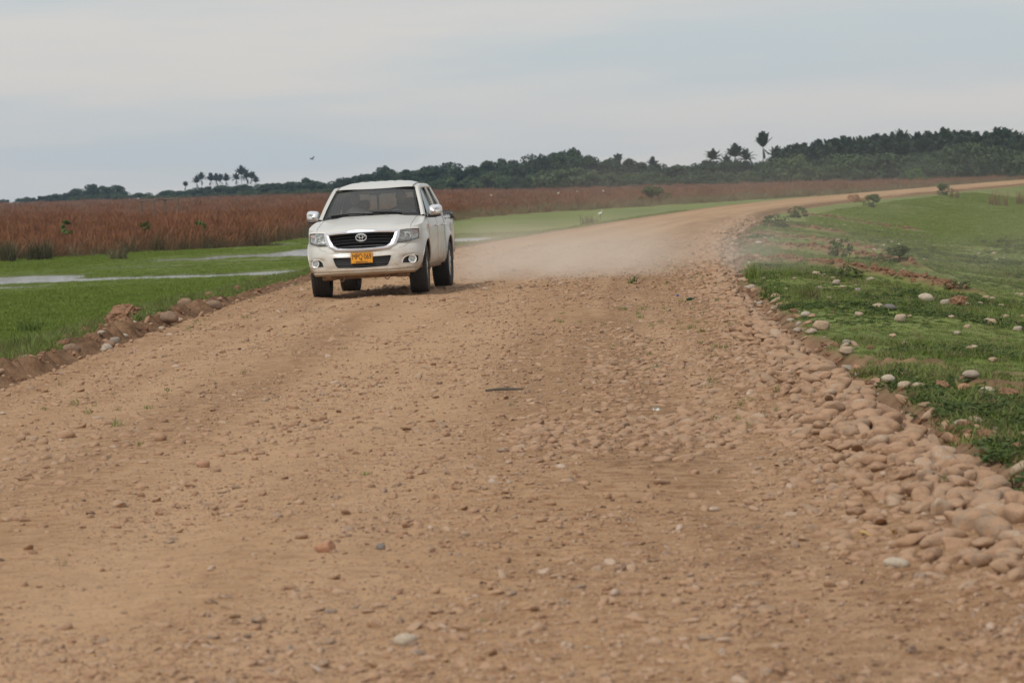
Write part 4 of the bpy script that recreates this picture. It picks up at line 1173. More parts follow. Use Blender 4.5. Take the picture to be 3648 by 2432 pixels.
def tree_meshes(seed, H, W, nclump, per, size, low=0.25, flat=0.62):
    """(trunk mesh, crown mesh) of a spreading savanna tree"""
    r = random.Random(seed); tb = MB()
    lean = r.uniform(-0.08, 0.08) * H
    top = Vector((lean, 0, H * 0.55))
    tb.tube([(0, 0, -0.3), (lean * 0.2, 0, H * 0.15), (lean * 0.6, 0.1, H * 0.35), tuple(top)], [0.035 * H, 0.028 * H, 0.022 * H, 0.012 * H], 8)
    cs = []; rs = []
    for k in range(nclump):
        a = 2 * math.pi * (k + r.random()) / nclump * 2.4
        q = math.sqrt(r.random()); z = low + (0.93 - low) * r.random()
        env = math.sin(math.pi * min(1, max(0.05, (z - low * 0.5) / (1.02 - low * 0.5)))) ** 0.5
        c = Vector((lean * z + W * 0.5 * q * env * math.cos(a), W * 0.5 * q * env * math.sin(a), H * z * (1 - 0.18 * q * q)))
        cs.append(tuple(c)); rs.append(W * r.uniform(0.10, 0.21))
        if k % 3 == 0:
            tb.tube([(lean * 0.5, 0, H * r.uniform(0.2, 0.4)), ((c.x + lean * 0.5) * 0.5, c.y * 0.5, (H * 0.35 + c.z) * 0.5), tuple(c)], [0.014 * H, 0.010 * H, 0.004 * H], 5)
    v, f = leaf_clumps(cs, rs, per, size, seed, flat)
    return mesh_from('trunk', tb.v, tb.f, m_bark, True), (v, f)

def palm_meshes(seed, H, nf, L, droop, up, lo=20, dead=2):
    r = random.Random(seed); tb = MB()
    bend = r.uniform(-0.4, 0.4)
    pts = [(bend * (k / 6) ** 2, 0, -0.3 + (H + 0.3) * k / 6) for k in range(7)]
    tb.tube(pts, [0.23, 0.19, 0.17, 0.16, 0.16, 0.17, 0.20], 8)
    V = []; F = []
    cx = bend
    for k in range(nf + dead):
        a = 2.4 * k + r.uniform(-0.3, 0.3)
        el = R_(r.uniform(-55, -20)) if k >= nf else R_(up - (up - lo) * (k / nf) ** 0.9 + r.uniform(-7, 7))
        ln = L * r.uniform(0.8, 1.1) * (0.7 if k >= nf else 1)
        p = Vector((cx, 0, H + 0.1)); d = Vector((math.cos(a) * math.cos(el), math.sin(a) * math.cos(el), math.sin(el)))
        side = Vector((-math.sin(a), math.cos(a), 0)); n = 13
        rows = []
        for i in range(n + 1):
            t = i / n
            rows.append(p.copy())
            d = (d + Vector((0, 0, -1)) * R_(droop) / n * (0.4 + 1.6 * t)).normalized()
            p = p + d * ln / n
        for i in range(n):                                  # rachis
            w = side * (0.05 * (1 - i / n) + 0.015); o = len(V)
            V += [rows[i] - w, rows[i] + w, rows[i + 1] + w * 0.8, rows[i + 1] - w * 0.8]; F.append((o, o + 1, o + 2, o + 3))
            if i < 2: continue
            t = i / n; ll = ln * 0.27 * math.sin(math.pi * min(0.98, 0.12 + 0.80 * t)) * r.uniform(0.8, 1.15)
            fw = (rows[i + 1] - rows[i]).normalized()
            upn = side.cross(fw)
            for s in (1, -1):
                for h in (0, 0.5):
                    b0 = rows[i].lerp(rows[i + 1], h)
                    tip = b0 + (side * s * 0.85 + fw * 0.75 - Vector((0, 0, 0.45)) + upn * -0.2).normalized() * ll
                    o = len(V); wv = fw * 0.26
                    V += [b0 - wv, b0 + wv, tip]; F.append((o, o + 1, o + 2))
    return mesh_from('trunk', tb.v, tb.f, m_palmbark, True), (V, F)

def kit(fn, mat, *a, **k):
    t, (v, f) = fn(*a, **k)
    return t, mesh_from('crown', v, list(map(tuple, f)), mat)
TREES = [kit(tree_meshes, m_tree, 100 + i, 10.0, w, n, 200, 0.42, lo, fl) for i, (w, n, lo, fl) in enumerate([(11, 17, 0.25, 0.7), (14, 20, 0.35, 0.6), (9, 14, 0.2, 0.8), (12, 16, 0.3, 0.65), (10, 13, 0.45, 0.7), (13, 20, 0.22, 0.7)])]
BUSHES = [kit(tree_meshes, m_bush, 200 + i, 5.0, w, n, 150, 0.26, 0.12, 0.7) for i, (w, n) in enumerate([(6, 18), (7.5, 20), (5, 14), (8.5, 22)])]
PALMS = [kit(palm_meshes, m_palm, 300 + i, 12.0, nf, L, dr, up, lo) for i, (nf, L, dr, up, lo) in enumerate([(26, 5.2, 24, 88, 46), (28, 5.6, 42, 88, 30), (24, 5.2, 58, 86, 24), (28, 5.6, 32, 89, 38), (26, 5.6, 66, 86, 14)])]

def plant(name, kit_, x, y, h, H0, label, cat, group=None, wide=1.0, z=None, rz=None, names=('trunk', 'crown')):
    s = h / H0
    e = empty(name, (x, y, float(ground_z(x, y)) - 0.05 if z is None else z), pr.uniform(0, 6.28) if rz is None else rz)
    e.scale = (s * wide, s * wide, s)
    for nm, me in zip(names, kit_):
        o = bpy.data.objects.new(nm, me); link(o, e)
    return tag(e, label, cat, group)

# the photograph's skyline as bearing (x/y) and rise above the field edge (height/distance)
def bear(px): return (px - 1176 + 11.3) / 7840
def base_px(px): return 473 - 0.0323 * px
SKY = [(-150, 452), (0, 466), (45, 463), (75, 460), (110, 455), (150, 452), (172, 440), (200, 436), (240, 431), (270, 438), (290, 446), (330, 443), (350, 450), (372, 444), (400, 444), (440, 442), (500, 434), (560, 430), (620, 430), (680, 424), (712, 412), (745, 416), (780, 420), (800, 408), (850, 396), (890, 383), (918, 390), (958, 382), (985, 396),
       (1030, 383), (1065, 392), (1098, 373), (1130, 365), (1170, 372), (1215, 376), (1240, 356), (1290, 347), (1340, 352), (1372, 370), (1420, 372), (1465, 362), (1510, 376), (1560, 378), (1600, 368), (1640, 372), (1700, 366), (1760, 368), (1800, 366), (2500, 340)]
def sky_y(px): return float(np.interp(px, [a for a, _ in SKY], [b for _, b in SKY]))
def dist(px): return float(np.interp(px, [-150, 150, 300, 700, 1100, 1600, 1800, 2400], [1750, 1600, 1450, 1250, 1120, 980, 900, 820]))
cnt = {}
def nth(i): return f"{i}{'th' if 10 < i % 100 < 20 else {1: 'st', 2: 'nd', 3: 'rd'}.get(i % 10, 'th')}"
px = -140.0; k = 0
while px < 1800:                                            # tall trees that make the skyline
    D = dist(px) + pr.uniform(-30, 60)
    h = (base_px(px) - sky_y(px)) / 7840 * D * pr.uniform(0.84, 1.10) * (1.22 if px < 700 else 1.1 if px < 1400 else 1.0) + 1.3
    gapped = (5 < px < 40) or (282 < px < 318) or (352 < px < 368)
    if not gapped and h > 2.2:
        far = px < 160
        lab = ('small rounded tree far off at the left end of the treeline' if far else
               'low dark tree in the clump left of the wooden posts' if px < 352 else
               'dark low tree below the distant palms' if px < 690 else
               'dark spreading tree in the wood behind the pickup truck' if px < 1080 else
               'tall dark spreading tree in the middle of the treeline' if px < 1400 else 'dark tree in the treeline left of the tall palms')
        grp = 'trees at the left end of the treeline' if px < 352 else 'trees below the distant palms' if px < 690 else 'trees behind the truck' if px < 1080 else 'tall trees of the middle treeline' if px < 1400 else 'trees left of the tall palms'
        cnt[grp] = cnt.get(grp, 0) + 1
        plant('broadleaf_tree', TREES[k % 6], bear(px) * D, D, h, 10.0, f'{lab}, {nth(cnt[grp])} from the left', 'tree', grp, wide=min(1.9, max(0.95, 10.0 / h)) * pr.uniform(0.85, 1.15))
    px += pr.uniform(20, 38) * (1.0 if px > 650 else 0.75); k += 1
px = 160.0
while px < 2420:                                            # lighter bushes along the field edge
    D = dist(px) - pr.uniform(25, 70)
    hmax = (base_px(px) - sky_y(px)) / 7840 * D
    if px > 1760: hmax = pr.uniform(5.5, 8.5)
    h = max(1.8, hmax * (pr.uniform(0.36, 0.66) if px < 1760 else pr.uniform(0.40, 0.95))) + 1.2
    if not (285 < px < 316 or 352 < px < 366):
        lab = 'pale green bush at the foot of the palm wood' if px > 1760 else 'rounded green bush along the edge of the reed field' if px > 700 else 'low green bush at the far left field edge'
        cnt[lab] = cnt.get(lab, 0) + 1
        plant('bush', BUSHES[k % 4], bear(px) * D, D, h, 5.0, f'{lab}, {nth(cnt[lab])} from the left', 'bush', 'bushes at the foot of the palm wood' if px > 1760 else 'bushes along the reed field' if px > 700 else 'bushes at the left field edge', names=('stem', 'foliage'), wide=pr.uniform(0.9, 1.3))
    px += pr.uniform(13, 25); k += 1
# undergrowth closing the view between the trunks
px = 160.0
while px < 2440:
    D = dist(px) + pr.uniform(65, 110)
    hmax = (base_px(px) - sky_y(px)) / 7840 * D if px < 1760 else 9.0
    if not (284 < px < 318 or 352 < px < 368):
        cnt['u'] = cnt.get('u', 0) + 1
        plant('bush', BUSHES[k % 4], bear(px) * D, D, max(2.4, hmax * pr.uniform(0.6, 0.85)) + 1.2, 5.0, f"dark undergrowth bush deep inside the treeline, {nth(cnt['u'])} from the left", 'bush', 'undergrowth inside the treeline', names=('stem', 'foliage'), wide=pr.uniform(1.1, 1.5))
    px += pr.uniform(20, 34); k += 1
# palm wood on the right
PSKY = [(1765, 350), (1800, 336), (1850, 328), (1900, 321), (1925, 313), (1960, 312), (2000, 310), (2060, 307), (2110, 302), (2130, 297), (2170, 293), (2200, 300), (2250, 301), (2290, 296), (2352, 300), (2460, 300)]
for row, (dd, hs) in enumerate(((-25, 0.80), (15, 0.92), (50, 1.0))):
    px = 1772.0 + row * 7
    while px < 2440:
        D = dist(px) + dd + pr.uniform(-14, 14)
        top = float(np.interp(px, [a for a, _ in PSKY], [b for _, b in PSKY])) + pr.uniform(-4, 7)
        h = ((base_px(px) - top) / 7840 * D * hs) * pr.uniform(0.93, 1.03) + 1.2
        plant('palm_tree', PALMS[k % 5], bear(px) * D, D, h, 17.0, f"{('low front', 'half-hidden middle', 'skyline')[row]} palm of the wood on the right, {nth(cnt.setdefault(('p', row), 0) + 1)} right of the lone tall palm", 'palm', 'palms of the right-hand wood', wide=1.05)
        cnt[('p', row)] += 1; px += pr.uniform(14, 24); k += 1
for px in np.arange(1785, 2440, 25):
    D = dist(px) + pr.uniform(-5, 40)
    plant('broadleaf_tree', TREES[k % 6], bear(px) * D, D, pr.uniform(7.0, 10.8), 10.0, f"dark leafy tree between the palms of the right wood, {nth(cnt.setdefault('w', 0) + 1)} from the left", 'tree', 'trees inside the palm wood', wide=1.1); k += 1; cnt['w'] += 1
def solo_palm(px, top, base, D, kit_, label, wide=1.0, group=None):
    h = (base - top) / 7840 * D + 1.2
    plant('palm_tree', PALMS[kit_], bear(px) * D, D, h, 17.0, label, 'palm', group, wide)
solo_palm(1754, 288, 400, 930, 0, 'tall lone palm rising clear of the treeline at the left end of the palm wood', 0.80)
solo_palm(1642, 322, 400, 950, 2, 'pale drooping palm standing just left of the pair of dark palms', 1.05)
solo_palm(1690, 316, 400, 955, 1, 'taller dark palm of the pair left of the lone palm', 1.15)
solo_palm(1716, 325, 400, 945, 4, 'shorter dark palm of the pair left of the lone palm', 1.05)
solo_palm(1668, 336, 400, 965, 2, 'short palm half hidden behind the pair of dark palms', 0.9)
solo_palm(1770, 372, 400, 925, 4, 'small young palm at the foot of the lone palm', 0.55)
solo_palm(1422, 358, 428, 1300, 0, 'bluish palm poking up far behind the middle treeline', 0.9)
solo_palm(1500, 366, 424, 1300, 3, 'second bluish palm far behind the middle treeline', 0.9)
ORD = ['first', 'second', 'third', 'fourth', 'fifth', 'sixth', 'seventh', 'eighth', 'ninth', 'tenth', 'eleventh', 'last']
for q, (px, top) in enumerate([(428, 421), (453, 411), (465, 400), (486, 406), (497, 405), (508, 407), (521, 408), (546, 404), (556, 391), (569, 400), (580, 404), (589, 415)]):
    solo_palm(px, top, 458, 1700 + 15 * (q % 3), q % 5, f'slender distant palm, {ORD[q]} from the left in the palm row left of the truck', 0.88, 'palm row left of the truck')
for px, h, D, lab in ((60, 4.4, 1650, 'tiny rounded tree at the far left edge of the horizon'), (122, 5.2, 1450, 'flat-topped little tree alone left of the first tree clump'), (10, 3.6, 1750, 'tiny dark bush at the very left of the horizon')):
    plant('broadleaf_tree', TREES[1], bear(px) * D, D, h, 10.0, lab, 'tree')
plant('bush', kit(tree_meshes, m_lime, 231, 5.0, 6.6, 20, 150, 0.26, 0.12, 0.7), bear(2108) * 700, 700, 3.4, 5.0, 'bright green round bush standing alone in the reed field on the right', 'bush', names=('stem', 'foliage'))

# ----------------------------------------------------------------- grass, reeds
def blades(seed, n, h, w, spread, lean, segs=3, head=None):
    r = random.Random(seed); V = []; F = []
    for _ in range(n):
        a = r.uniform(0, 6.283); q = spread * math.sqrt(r.random())
        p = Vector((q * math.cos(a), q * math.sin(a), -0.02 * h)); b_ = r.uniform(0, 6.283)
        hh = h * r.uniform(0.55, 1.1); ww = w * r.uniform(0.7, 1.2); ln = lean * r.uniform(0.2, 1.3)
        out = Vector((math.cos(b_), math.sin(b_), 0)); sd = Vector((-out.y, out.x, 0)); o = len(V)
        for i in range(segs + 1):
            t = i / segs
            c = p + Vector((0, 0, hh * t * (1 - 0.25 * ln * t))) + out * hh * ln * t * t
            wd = ww * (1 - t) ** 0.7 * 0.5
            if head and t > 0.55: wd = ww * head * (1 - abs(t - 0.8) * 2.5) * 0.5 + 0.1 * ww
            if i == segs: V.append(c)
            else: V += [c - sd * wd, c + sd * wd]
        for i in range(segs - 1): F.append((o + 2 * i, o + 2 * i + 1, o + 2 * i + 3, o + 2 * i + 2))
        F.append((o + 2 * segs - 2, o + 2 * segs - 1, o + 2 * segs))
    return V, F
m_grass = leaf_mat('grass_blades', [(0.080, 0.122, 0.024), (0.120, 0.174, 0.034), (0.165, 0.215, 0.048), (0.20, 0.20, 0.075)], 0.3)
m_wet = leaf_mat('wet_meadow_grass', [(0.115, 0.165, 0.024), (0.152, 0.208, 0.032), (0.19, 0.235, 0.045)], 0.3)
m_dry = leaf_mat('dry_grass', [(0.16, 0.14, 0.06), (0.22, 0.17, 0.08), (0.12, 0.12, 0.045)], 0.25)
m_rust = leaf_mat('rusty_reeds', [(0.145, 0.053, 0.024), (0.20, 0.076, 0.033), (0.275, 0.112, 0.046), (0.18, 0.083, 0.045)], 0.25, zgrad=(0.15, 0.8, (0.15, 0.10, 0.052)))
m_pink = leaf_mat('faded_reeds', [(0.18, 0.080, 0.048), (0.235, 0.106, 0.062), (0.285, 0.138, 0.084)], 0.25, zgrad=(0.15, 0.8, (0.16, 0.11, 0.06)))
m_rush = leaf_mat('grey_green_rushes', [(0.066, 0.062, 0.030), (0.10, 0.088, 0.044), (0.135, 0.115, 0.060)], 0.2)
GRASS = [proto('grass_tuft', *blades(400 + i, 22, h, 0.011, 0.10, ln), m_grass) for i, (h, ln) in enumerate([(0.10, 0.6), (0.14, 0.7), (0.18, 0.8), (0.08, 0.5)])]
GRASS.append(proto('dry_tuft', *blades(410, 16, 0.18, 0.008, 0.08, 0.7), m_dry))
m_weed = leaf_mat('weed_leaves', [(0.045, 0.078, 0.020), (0.070, 0.108, 0.026), (0.10, 0.125, 0.040)], 0.25)
_wv, _wf = leaf_clumps([(0, 0, 0.05), (0.07, 0.03, 0.04), (-0.05, 0.06, 0.05), (0.02, -0.07, 0.03)], [0.06, 0.05, 0.05, 0.05], 22, 0.022, 415, 0.7)
GRASS.append(proto('leafy_weed', _wv, _wf, m_weed))
WET = [proto('wet_tuft', *blades(420 + i, 26, h, 0.022, 0.22, 0.5, 2), m_wet) for i, h in enumerate((0.09, 0.12, 0.15))]
REEDS = [proto('reed_tuft', *blades(430 + i, 80, 1.0, 0.014, 0.55, 0.55, 4, 1.6), m_rust) for i in range(3)]
REEDS += [proto('reed_tuft', *blades(440 + i, 80, 0.95, 0.014, 0.55, 0.55, 4, 1.5), m_pink) for i in range(2)]
REEDS += [proto('rush_tuft', *blades(450 + i, 40, 0.95, 0.026, 0.42, 0.5, 3), m_rush) for i in range(2)]
m_straw = leaf_mat('olive_straw', [(0.13, 0.115, 0.055), (0.19, 0.155, 0.08), (0.24, 0.19, 0.10)], 0.25)
REEDS += [proto('straw_tuft', *blades(460 + i, 50, 0.9, 0.022, 0.5, 0.55, 3), m_straw) for i in range(2)]

def in_view(x, y, m=0.035): return np.abs(x) < (0.165 + m) * y + 2.2
def spin(n, tilt=0.15): return np.stack([rng.normal(0, tilt, n), rng.normal(0, tilt, n), rng.rand(n) * 6.283], 1)

# right bank and lawn
n = 150000
y = 12 + 118 * rng.rand(n) ** 1.5; x = Rx(y) + 0.02 + (0.2 * y + 2) * rng.rand(n)
ok = in_view(x, y); x, y = x[ok], y[ok]
z, so, _ = ground_z(x, y, True)
dens = fbm(x * 0.6, y * 0.5, 3, 40)
keep = (rng.rand(len(x)) < np.clip(1.15 - 1.25 * so, 0.04, 1)) & (rng.rand(len(x)) < 0.35 + 1.1 * dens) & (x - Rx(y) > 0.12)
x, y, z, dens = x[keep], y[keep], z[keep], dens[keep]
n = len(x); tall = sstep(0.45, 0.7, fbm(x * 0.5, y * 0.3, 3, 44))
s = (0.30 + 0.40 * rng.rand(n)) * (0.45 + 0.70 * tall) * (1 + 0.006 * np.maximum(0, y - 40))
pid = np.where(rng.rand(n) < 0.06 + 0.5 * np.clip((fbm(x * 0.5, y * 0.3, 3, 58) - 0.55) * 4, 0, 1), 4, rng.randint(0, 4, n))
pid = np.where((fbm(x * 0.7, y * 0.4, 3, 48) > 0.55) & (rng.rand(n) < 0.45), 5, pid)
scatter('grass', np.stack([x, y, z - 0.005], 1), np.stack([s * 1.55, s * 1.55, s * 0.9], 1), spin(n), pid, GRASS, label='short green grass covering the bank and lawn right of the road', cat='grass')
# the far lawn: sparser, in broad tufts
n = 60000
y = 118 + 150 * rng.rand(n); x = Rx(y) + 2.0 + (0.17 * y + 3 - Rx(y)) * rng.rand(n)
ok = in_view(x, y) & (x > Rx(y) + 1.0); x, y = x[ok], y[ok]; n = len(x)
s = (0.4 + 0.4 * rng.rand(n)) * (0.5 + 0.5 * fbm(x * 0.2, y * 0.08, 2, 42))
scatter('far_lawn_grass', np.stack([x, y, ground_z(x, y)], 1), np.stack([s * 1.6, s * 1.6, s * 0.7], 1), spin(n), rng.randint(0, 3, n), [bpy.data.objects.new('lawn_tuft_kind', p.data) for p in WET], label='short grass of the far lawn at the right', cat='grass')
# wet meadow on the left
n = 170000
y = 40 + 150 * rng.rand(n) ** 1.15; x = Lx(y) - 0.35 - (0.17 * y + Lx(y) + 1.5) * rng.rand(n)
ok = in_view(x, y) & (x < Lx(y) - 0.3) & (y < reed_near(x) + 12); x, y = x[ok], y[ok]
z, so, pdl = ground_z(x, y, True)
keep = (rng.rand(len(x)) < np.where(pdl > 0.5, 0.035, np.where(pdl > 0.15, 0.45, 1.0))) & (rng.rand(len(x)) > so * 0.8)
x, y, z = x[keep], y[keep], z[keep]; n = len(x)
s = (0.4 + 0.4 * rng.rand(n)) * (0.5 + 0.8 * fbm(x * 0.4, y * 0.2, 3, 46))
wetz = sum(np.exp(-(((x - a) / (c + 1.5)) ** 2 + ((y - b_) / (d + 5)) ** 2)) for a, b_, c, d in PUDDLES)
sz = s * (1 - 0.72 * np.clip(1.6 * wetz, 0, 1))
scatter('wet_meadow_grass', np.stack([x, y, z], 1), np.stack([s * 1.3, s * 1.3, sz * 0.85], 1), spin(n), rng.randint(0, 3, n), WET, label='bright green flooded grass of the meadow left of the road', cat='grass')
# darker, coarser growth behind the berm
n = 14000
y = 18 + 85 * rng.rand(n) ** 1.2; x = Lx(y) - 0.75 - np.abs(rng.normal(0, 0.9, n))
ok = in_view(x, y); x, y = x[ok], y[ok]; n = len(x)
s = (0.6 + 0.8 * rng.rand(n)) * (0.5 + fbm(x * 0.8, y * 0.5, 2, 47))
scatter('berm_grass', np.stack([x, y, ground_z(x, y)], 1), np.stack([s, s, s], 1), spin(n, 0.2), np.where(rng.rand(n) < 0.12, 4, rng.randint(0, 4, n)), GRASS, label='coarse dark grass growing behind the earth berm', cat='grass')
# reed field
P = []; 
for y0, y1, den, big in ((120, 230, 1.5, 1.0), (230, 420, 0.75, 1.15), (420, 760, 0.20, 1.5), (760, 1500, 0.075, 2.2)):
    A = 0.37 * (y1 ** 2 - y0 ** 2) / 2; m = int(A * den)
    yy = np.sqrt(y0 ** 2 + (y1 ** 2 - y0 ** 2) * rng.rand(m)); xx = (rng.rand(m) - 0.5) * 0.37 * yy
    P.append(np.stack([xx, yy, np.full(m, big)], 1))
P = np.concatenate(P); x, y, big = P.T
edge = y - reed_near(x) - 16 * (fbm(x * 0.35, y * 0.05, 3, 50) - 0.5)
ok = (edge > 0) & (x < Lx(y) - 3.0 - 4 * fbm(x * 0, y * 0.05, 2, 51)); x, y, big, edge = x[ok], y[ok], big[ok], edge[ok]
n = len(x)
patch_ = fbm(x * 0.05, y * 0.012, 3, 52); fine_ = fbm(x * 0.4, y * 0.1, 2, 53)
pid = np.where(patch_ + 0.35 * (fine_ - 0.5) > 0.47, rng.randint(0, 3, n), rng.randint(3, 5, n))
pid = np.where(y > 420, np.where(rng.rand(n) < 0.75, rng.randint(3, 5, n), rng.randint(0, 3, n)), pid)
pid = np.where((rng.rand(n) < np.clip(0.80 - edge / 12, 0.05, 1)), rng.randint(5, 7, n), pid)
pid = np.where((x > -8) & (rng.rand(n) < np.clip(1.0 - edge / 90, 0, 0.85)), rng.randint(7, 9, n), pid)
pid = np.where((rng.rand(n) < 0.10), rng.randint(7, 9, n), pid)
s = (0.6 + 0.7 * rng.rand(n)) * (0.60 + 0.8 * fine_) * np.where(x > -4, 0.82, 1.0)
scatter('reed_field', np.stack([x, y, ground_z(x, y)], 1), np.stack([s * big, s * big, s * np.sqrt(big) * 0.95], 1), spin(n, 0.24), pid, REEDS, label='rusty brown reeds covering the plain up to the treeline', cat='reeds')
# sprigs on the road and between the cobbles
n = 900
y = 13 + 60 * rng.rand(n) ** 1.4; x = Rx(y) - np.abs(rng.normal(0.9, 0.9, n))
k2 = n // 4; x[:k2] = Lx(y[:k2]) + 0.3 + np.abs(rng.normal(0, 1.0, k2))
ok = in_view(x, y) & (fbm(x * 0.9, y * 0.35, 3, 55) > 0.50); x, y = x[ok], y[ok]; n = len(x)
s = 0.18 + 0.35 * rng.rand(n)
scatter('roadside_sprigs', np.stack([x, y, road_z(x, y)], 1), np.stack([s, s, s], 1), spin(n, 0.3), np.where(rng.rand(n) < 0.4, 4, rng.randint(0, 4, n)), GRASS, label='tiny green sprigs growing among the stones of the road', cat='weeds')

# ----------------------------------------------------------------- single plants one can pick out
def shrub_kit(seed, h, w, n, per, size, mat=None): return kit(tree_meshes, mat or m_shrub, seed, h, w, n, per, size, 0.15, 0.75)
S1, S2 = shrub_kit(501, 1.0, 1.4, 14, 120, 0.055), shrub_kit(502, 1.0, 1.1, 11, 60, 0.05)
for x, y, h, wd, kt, lab in ((20.1, 188, 0.8, 1.0, S1, 'dark leafy shrub beside the bare stump on the right road edge'),
                          (31.5, 247, 0.9, 1.0, S1, 'small dark shrub at the far right bend of the road'),
                          (8.6, 75.5, 0.42, 1.3, S1, 'flat dark shrub on the lawn below the second soil ridge'),
                          (7.4, 77.0, 0.62, 0.9, S2, 'thin twiggy shrub growing out of the second soil ridge'),
                          (9.0, 115, 0.6, 1.8, S2, 'straggly weeds on the cobbles where the road bends'),
                          (12.0, 142, 0.65, 1.6, S2, 'straggly grey shrub farther along the right road edge'),
                          (7.6, 57.6, 0.18, 2.6, S2, 'low dark weeds near the end of the orange soil ridge'),
                          (5.6, 57.2, 0.30, 2.4, S2, 'low grey weeds below the orange soil ridge'),
                          (-5.6, 79.0, 0.28, 1.0, S2, 'dark weeds on the berm just left of the truck'),
                          (15.8, 372, 2.0, 1.3, S1, 'low tree leaning over the reeds where the road meets the field')):
    plant('shrub', kt, x, y, h, 1.0, lab, 'shrub', None, wd, names=('stem', 'foliage'))
def clump(name, seed, x, y, h, nb, w, spread, lean, mat, label, cat, z=None):
    V, F = blades(seed, nb, h, w, spread, lean, 4)
    o = mesh_obj(name, V, F, mat); o.location = (x, y, float(ground_z(x, y)) if z is None else z)
    return tag(o, label, cat)
clump('grass_clump', 601, 3.85, 54.2, 0.34, 90, 0.012, 0.12, 0.5, m_grass, 'dark green upright grass clump at the start of the orange soil ridge', 'grass clump')
clump('grass_clump', 602, 3.60, 47.0, 0.24, 110, 0.010, 0.16, 0.9, m_grass, 'spreading green grass clump near the cobbles', 'grass clump')
clump('grass_clump', 603, 3.95, 44.8, 0.30, 130, 0.009, 0.14, 0.9, m_dry, 'dry straw-coloured grass clump leaning on the right bank', 'grass clump')
clump('reed_clump', 604, 33.6, 234, 1.3, 60, 0.05, 0.7, 0.4, m_rust, 'large rusty reed clump on the far right lawn', 'reeds')
clump('reed_clump', 605, 36.8, 244, 1.2, 50, 0.05, 0.5, 0.4, m_rust, 'rusty reed clump at the right edge of the picture', 'reeds')
clump('reed_clump', 606, 31.6, 241, 0.8, 40, 0.05, 0.4, 0.4, m_rust, 'small rusty reed clump left of the large one', 'reeds')
clump('rush_clump', 607, -21.9, 149.0, 1.15, 170, 0.04, 0.42, 0.45, m_rush, 'dark rush clump at the left picture edge before the reeds', 'rushes')
clump('rush_clump', 608, -20.6, 150.0, 1.1, 190, 0.04, 0.55, 0.5, m_rush, 'second dark rush clump right beside the left edge one', 'rushes')
clump('rush_clump', 609, -16.7, 146.0, 0.55, 120, 0.035, 0.45, 0.7, m_rush, 'low dark rush tussock out on the meadow in front of the reeds', 'rushes')
clump('rush_clump', 610, -9.7, 68.7, 0.34, 120, 0.018, 0.24, 0.6, m_grass, 'dark grass tussock on the meadow behind the berm', 'grass clump')
clump('rush_clump', 611, -6.3, 62.0, 0.30, 90, 0.018, 0.22, 0.7, m_grass, 'green weed clump on the berm halfway to the truck', 'grass clump')
clump('rush_clump', 612, 4.6, 196.0, 0.9, 90, 0.05, 0.5, 0.6, m_rush, 'grey tussock on the green strip behind the dust', 'rushes')
clump('grass_sprig', 613, 2.02, 55.6, 0.20, 9, 0.022, 0.05, 1.0, m_lime, 'bright green sprig on the road edge below the dust cloud', 'sprig', z=0.02)
clump('grass_sprig', 614, 1.94, 55.2, 0.14, 8, 0.020, 0.05, 1.0, m_lime, 'smaller green sprig left of the bright one', 'sprig', z=0.02)
for q, (x, y, h, lab) in enumerate(((-22.6, 175, 1.7, 'bright green sapling standing in the reeds at the left'), (-19.0, 178, 1.55, 'green sapling in the reeds between the two others'), (-16.5, 182, 1.5, 'green sapling in the reeds below the wooden posts'))):
    plant('sapling', kit(tree_meshes, m_lime, 620 + q, 1.0, 0.5, 6, 16, 0.07, 0.6, 0.5), x, y, h, 1.0, lab, 'sapling', names=('stem', 'foliage'))
# ================================================================= STONES, BERM, SMALL THINGS
def stone_mesh(seed, sub=2, flat=0.58, rough=0.10, angular=False, mat=None):
    bm = bmesh.new(); bmesh.ops.create_icosphere(bm, subdivisions=sub, radius=1.0)
    o = Vector((seed * 3.1, seed * 1.7, seed * 0.9)); r = random.Random(seed)
    ax = r.uniform(0.62, 0.9)
    planes = [(Vector((r.gauss(0, 1), r.gauss(0, 1), r.gauss(0, 1))).normalized(), r.uniform(0.55, 0.85)) for _ in range(7)] if angular else []
    for v in bm.verts:
        p = v.co.copy()
        for nrm, d in planes:
            e = p.dot(nrm) - d
            if e > 0: p -= nrm * e
        k = 1 + rough * 2.0 * mnoise.noise(p * 0.9 + o) + rough * 0.6 * mnoise.noise(p * 2.3 + o)
        v.co = Vector((p.x * k, p.y * k * ax, p.z * k * flat))
    me = bpy.data.meshes.new('stone'); bm.to_mesh(me); bm.free()
    me.polygons.foreach_set('use_smooth', [not angular] * len(me.polygons))
    if mat: me.materials.append(mat)
    return me
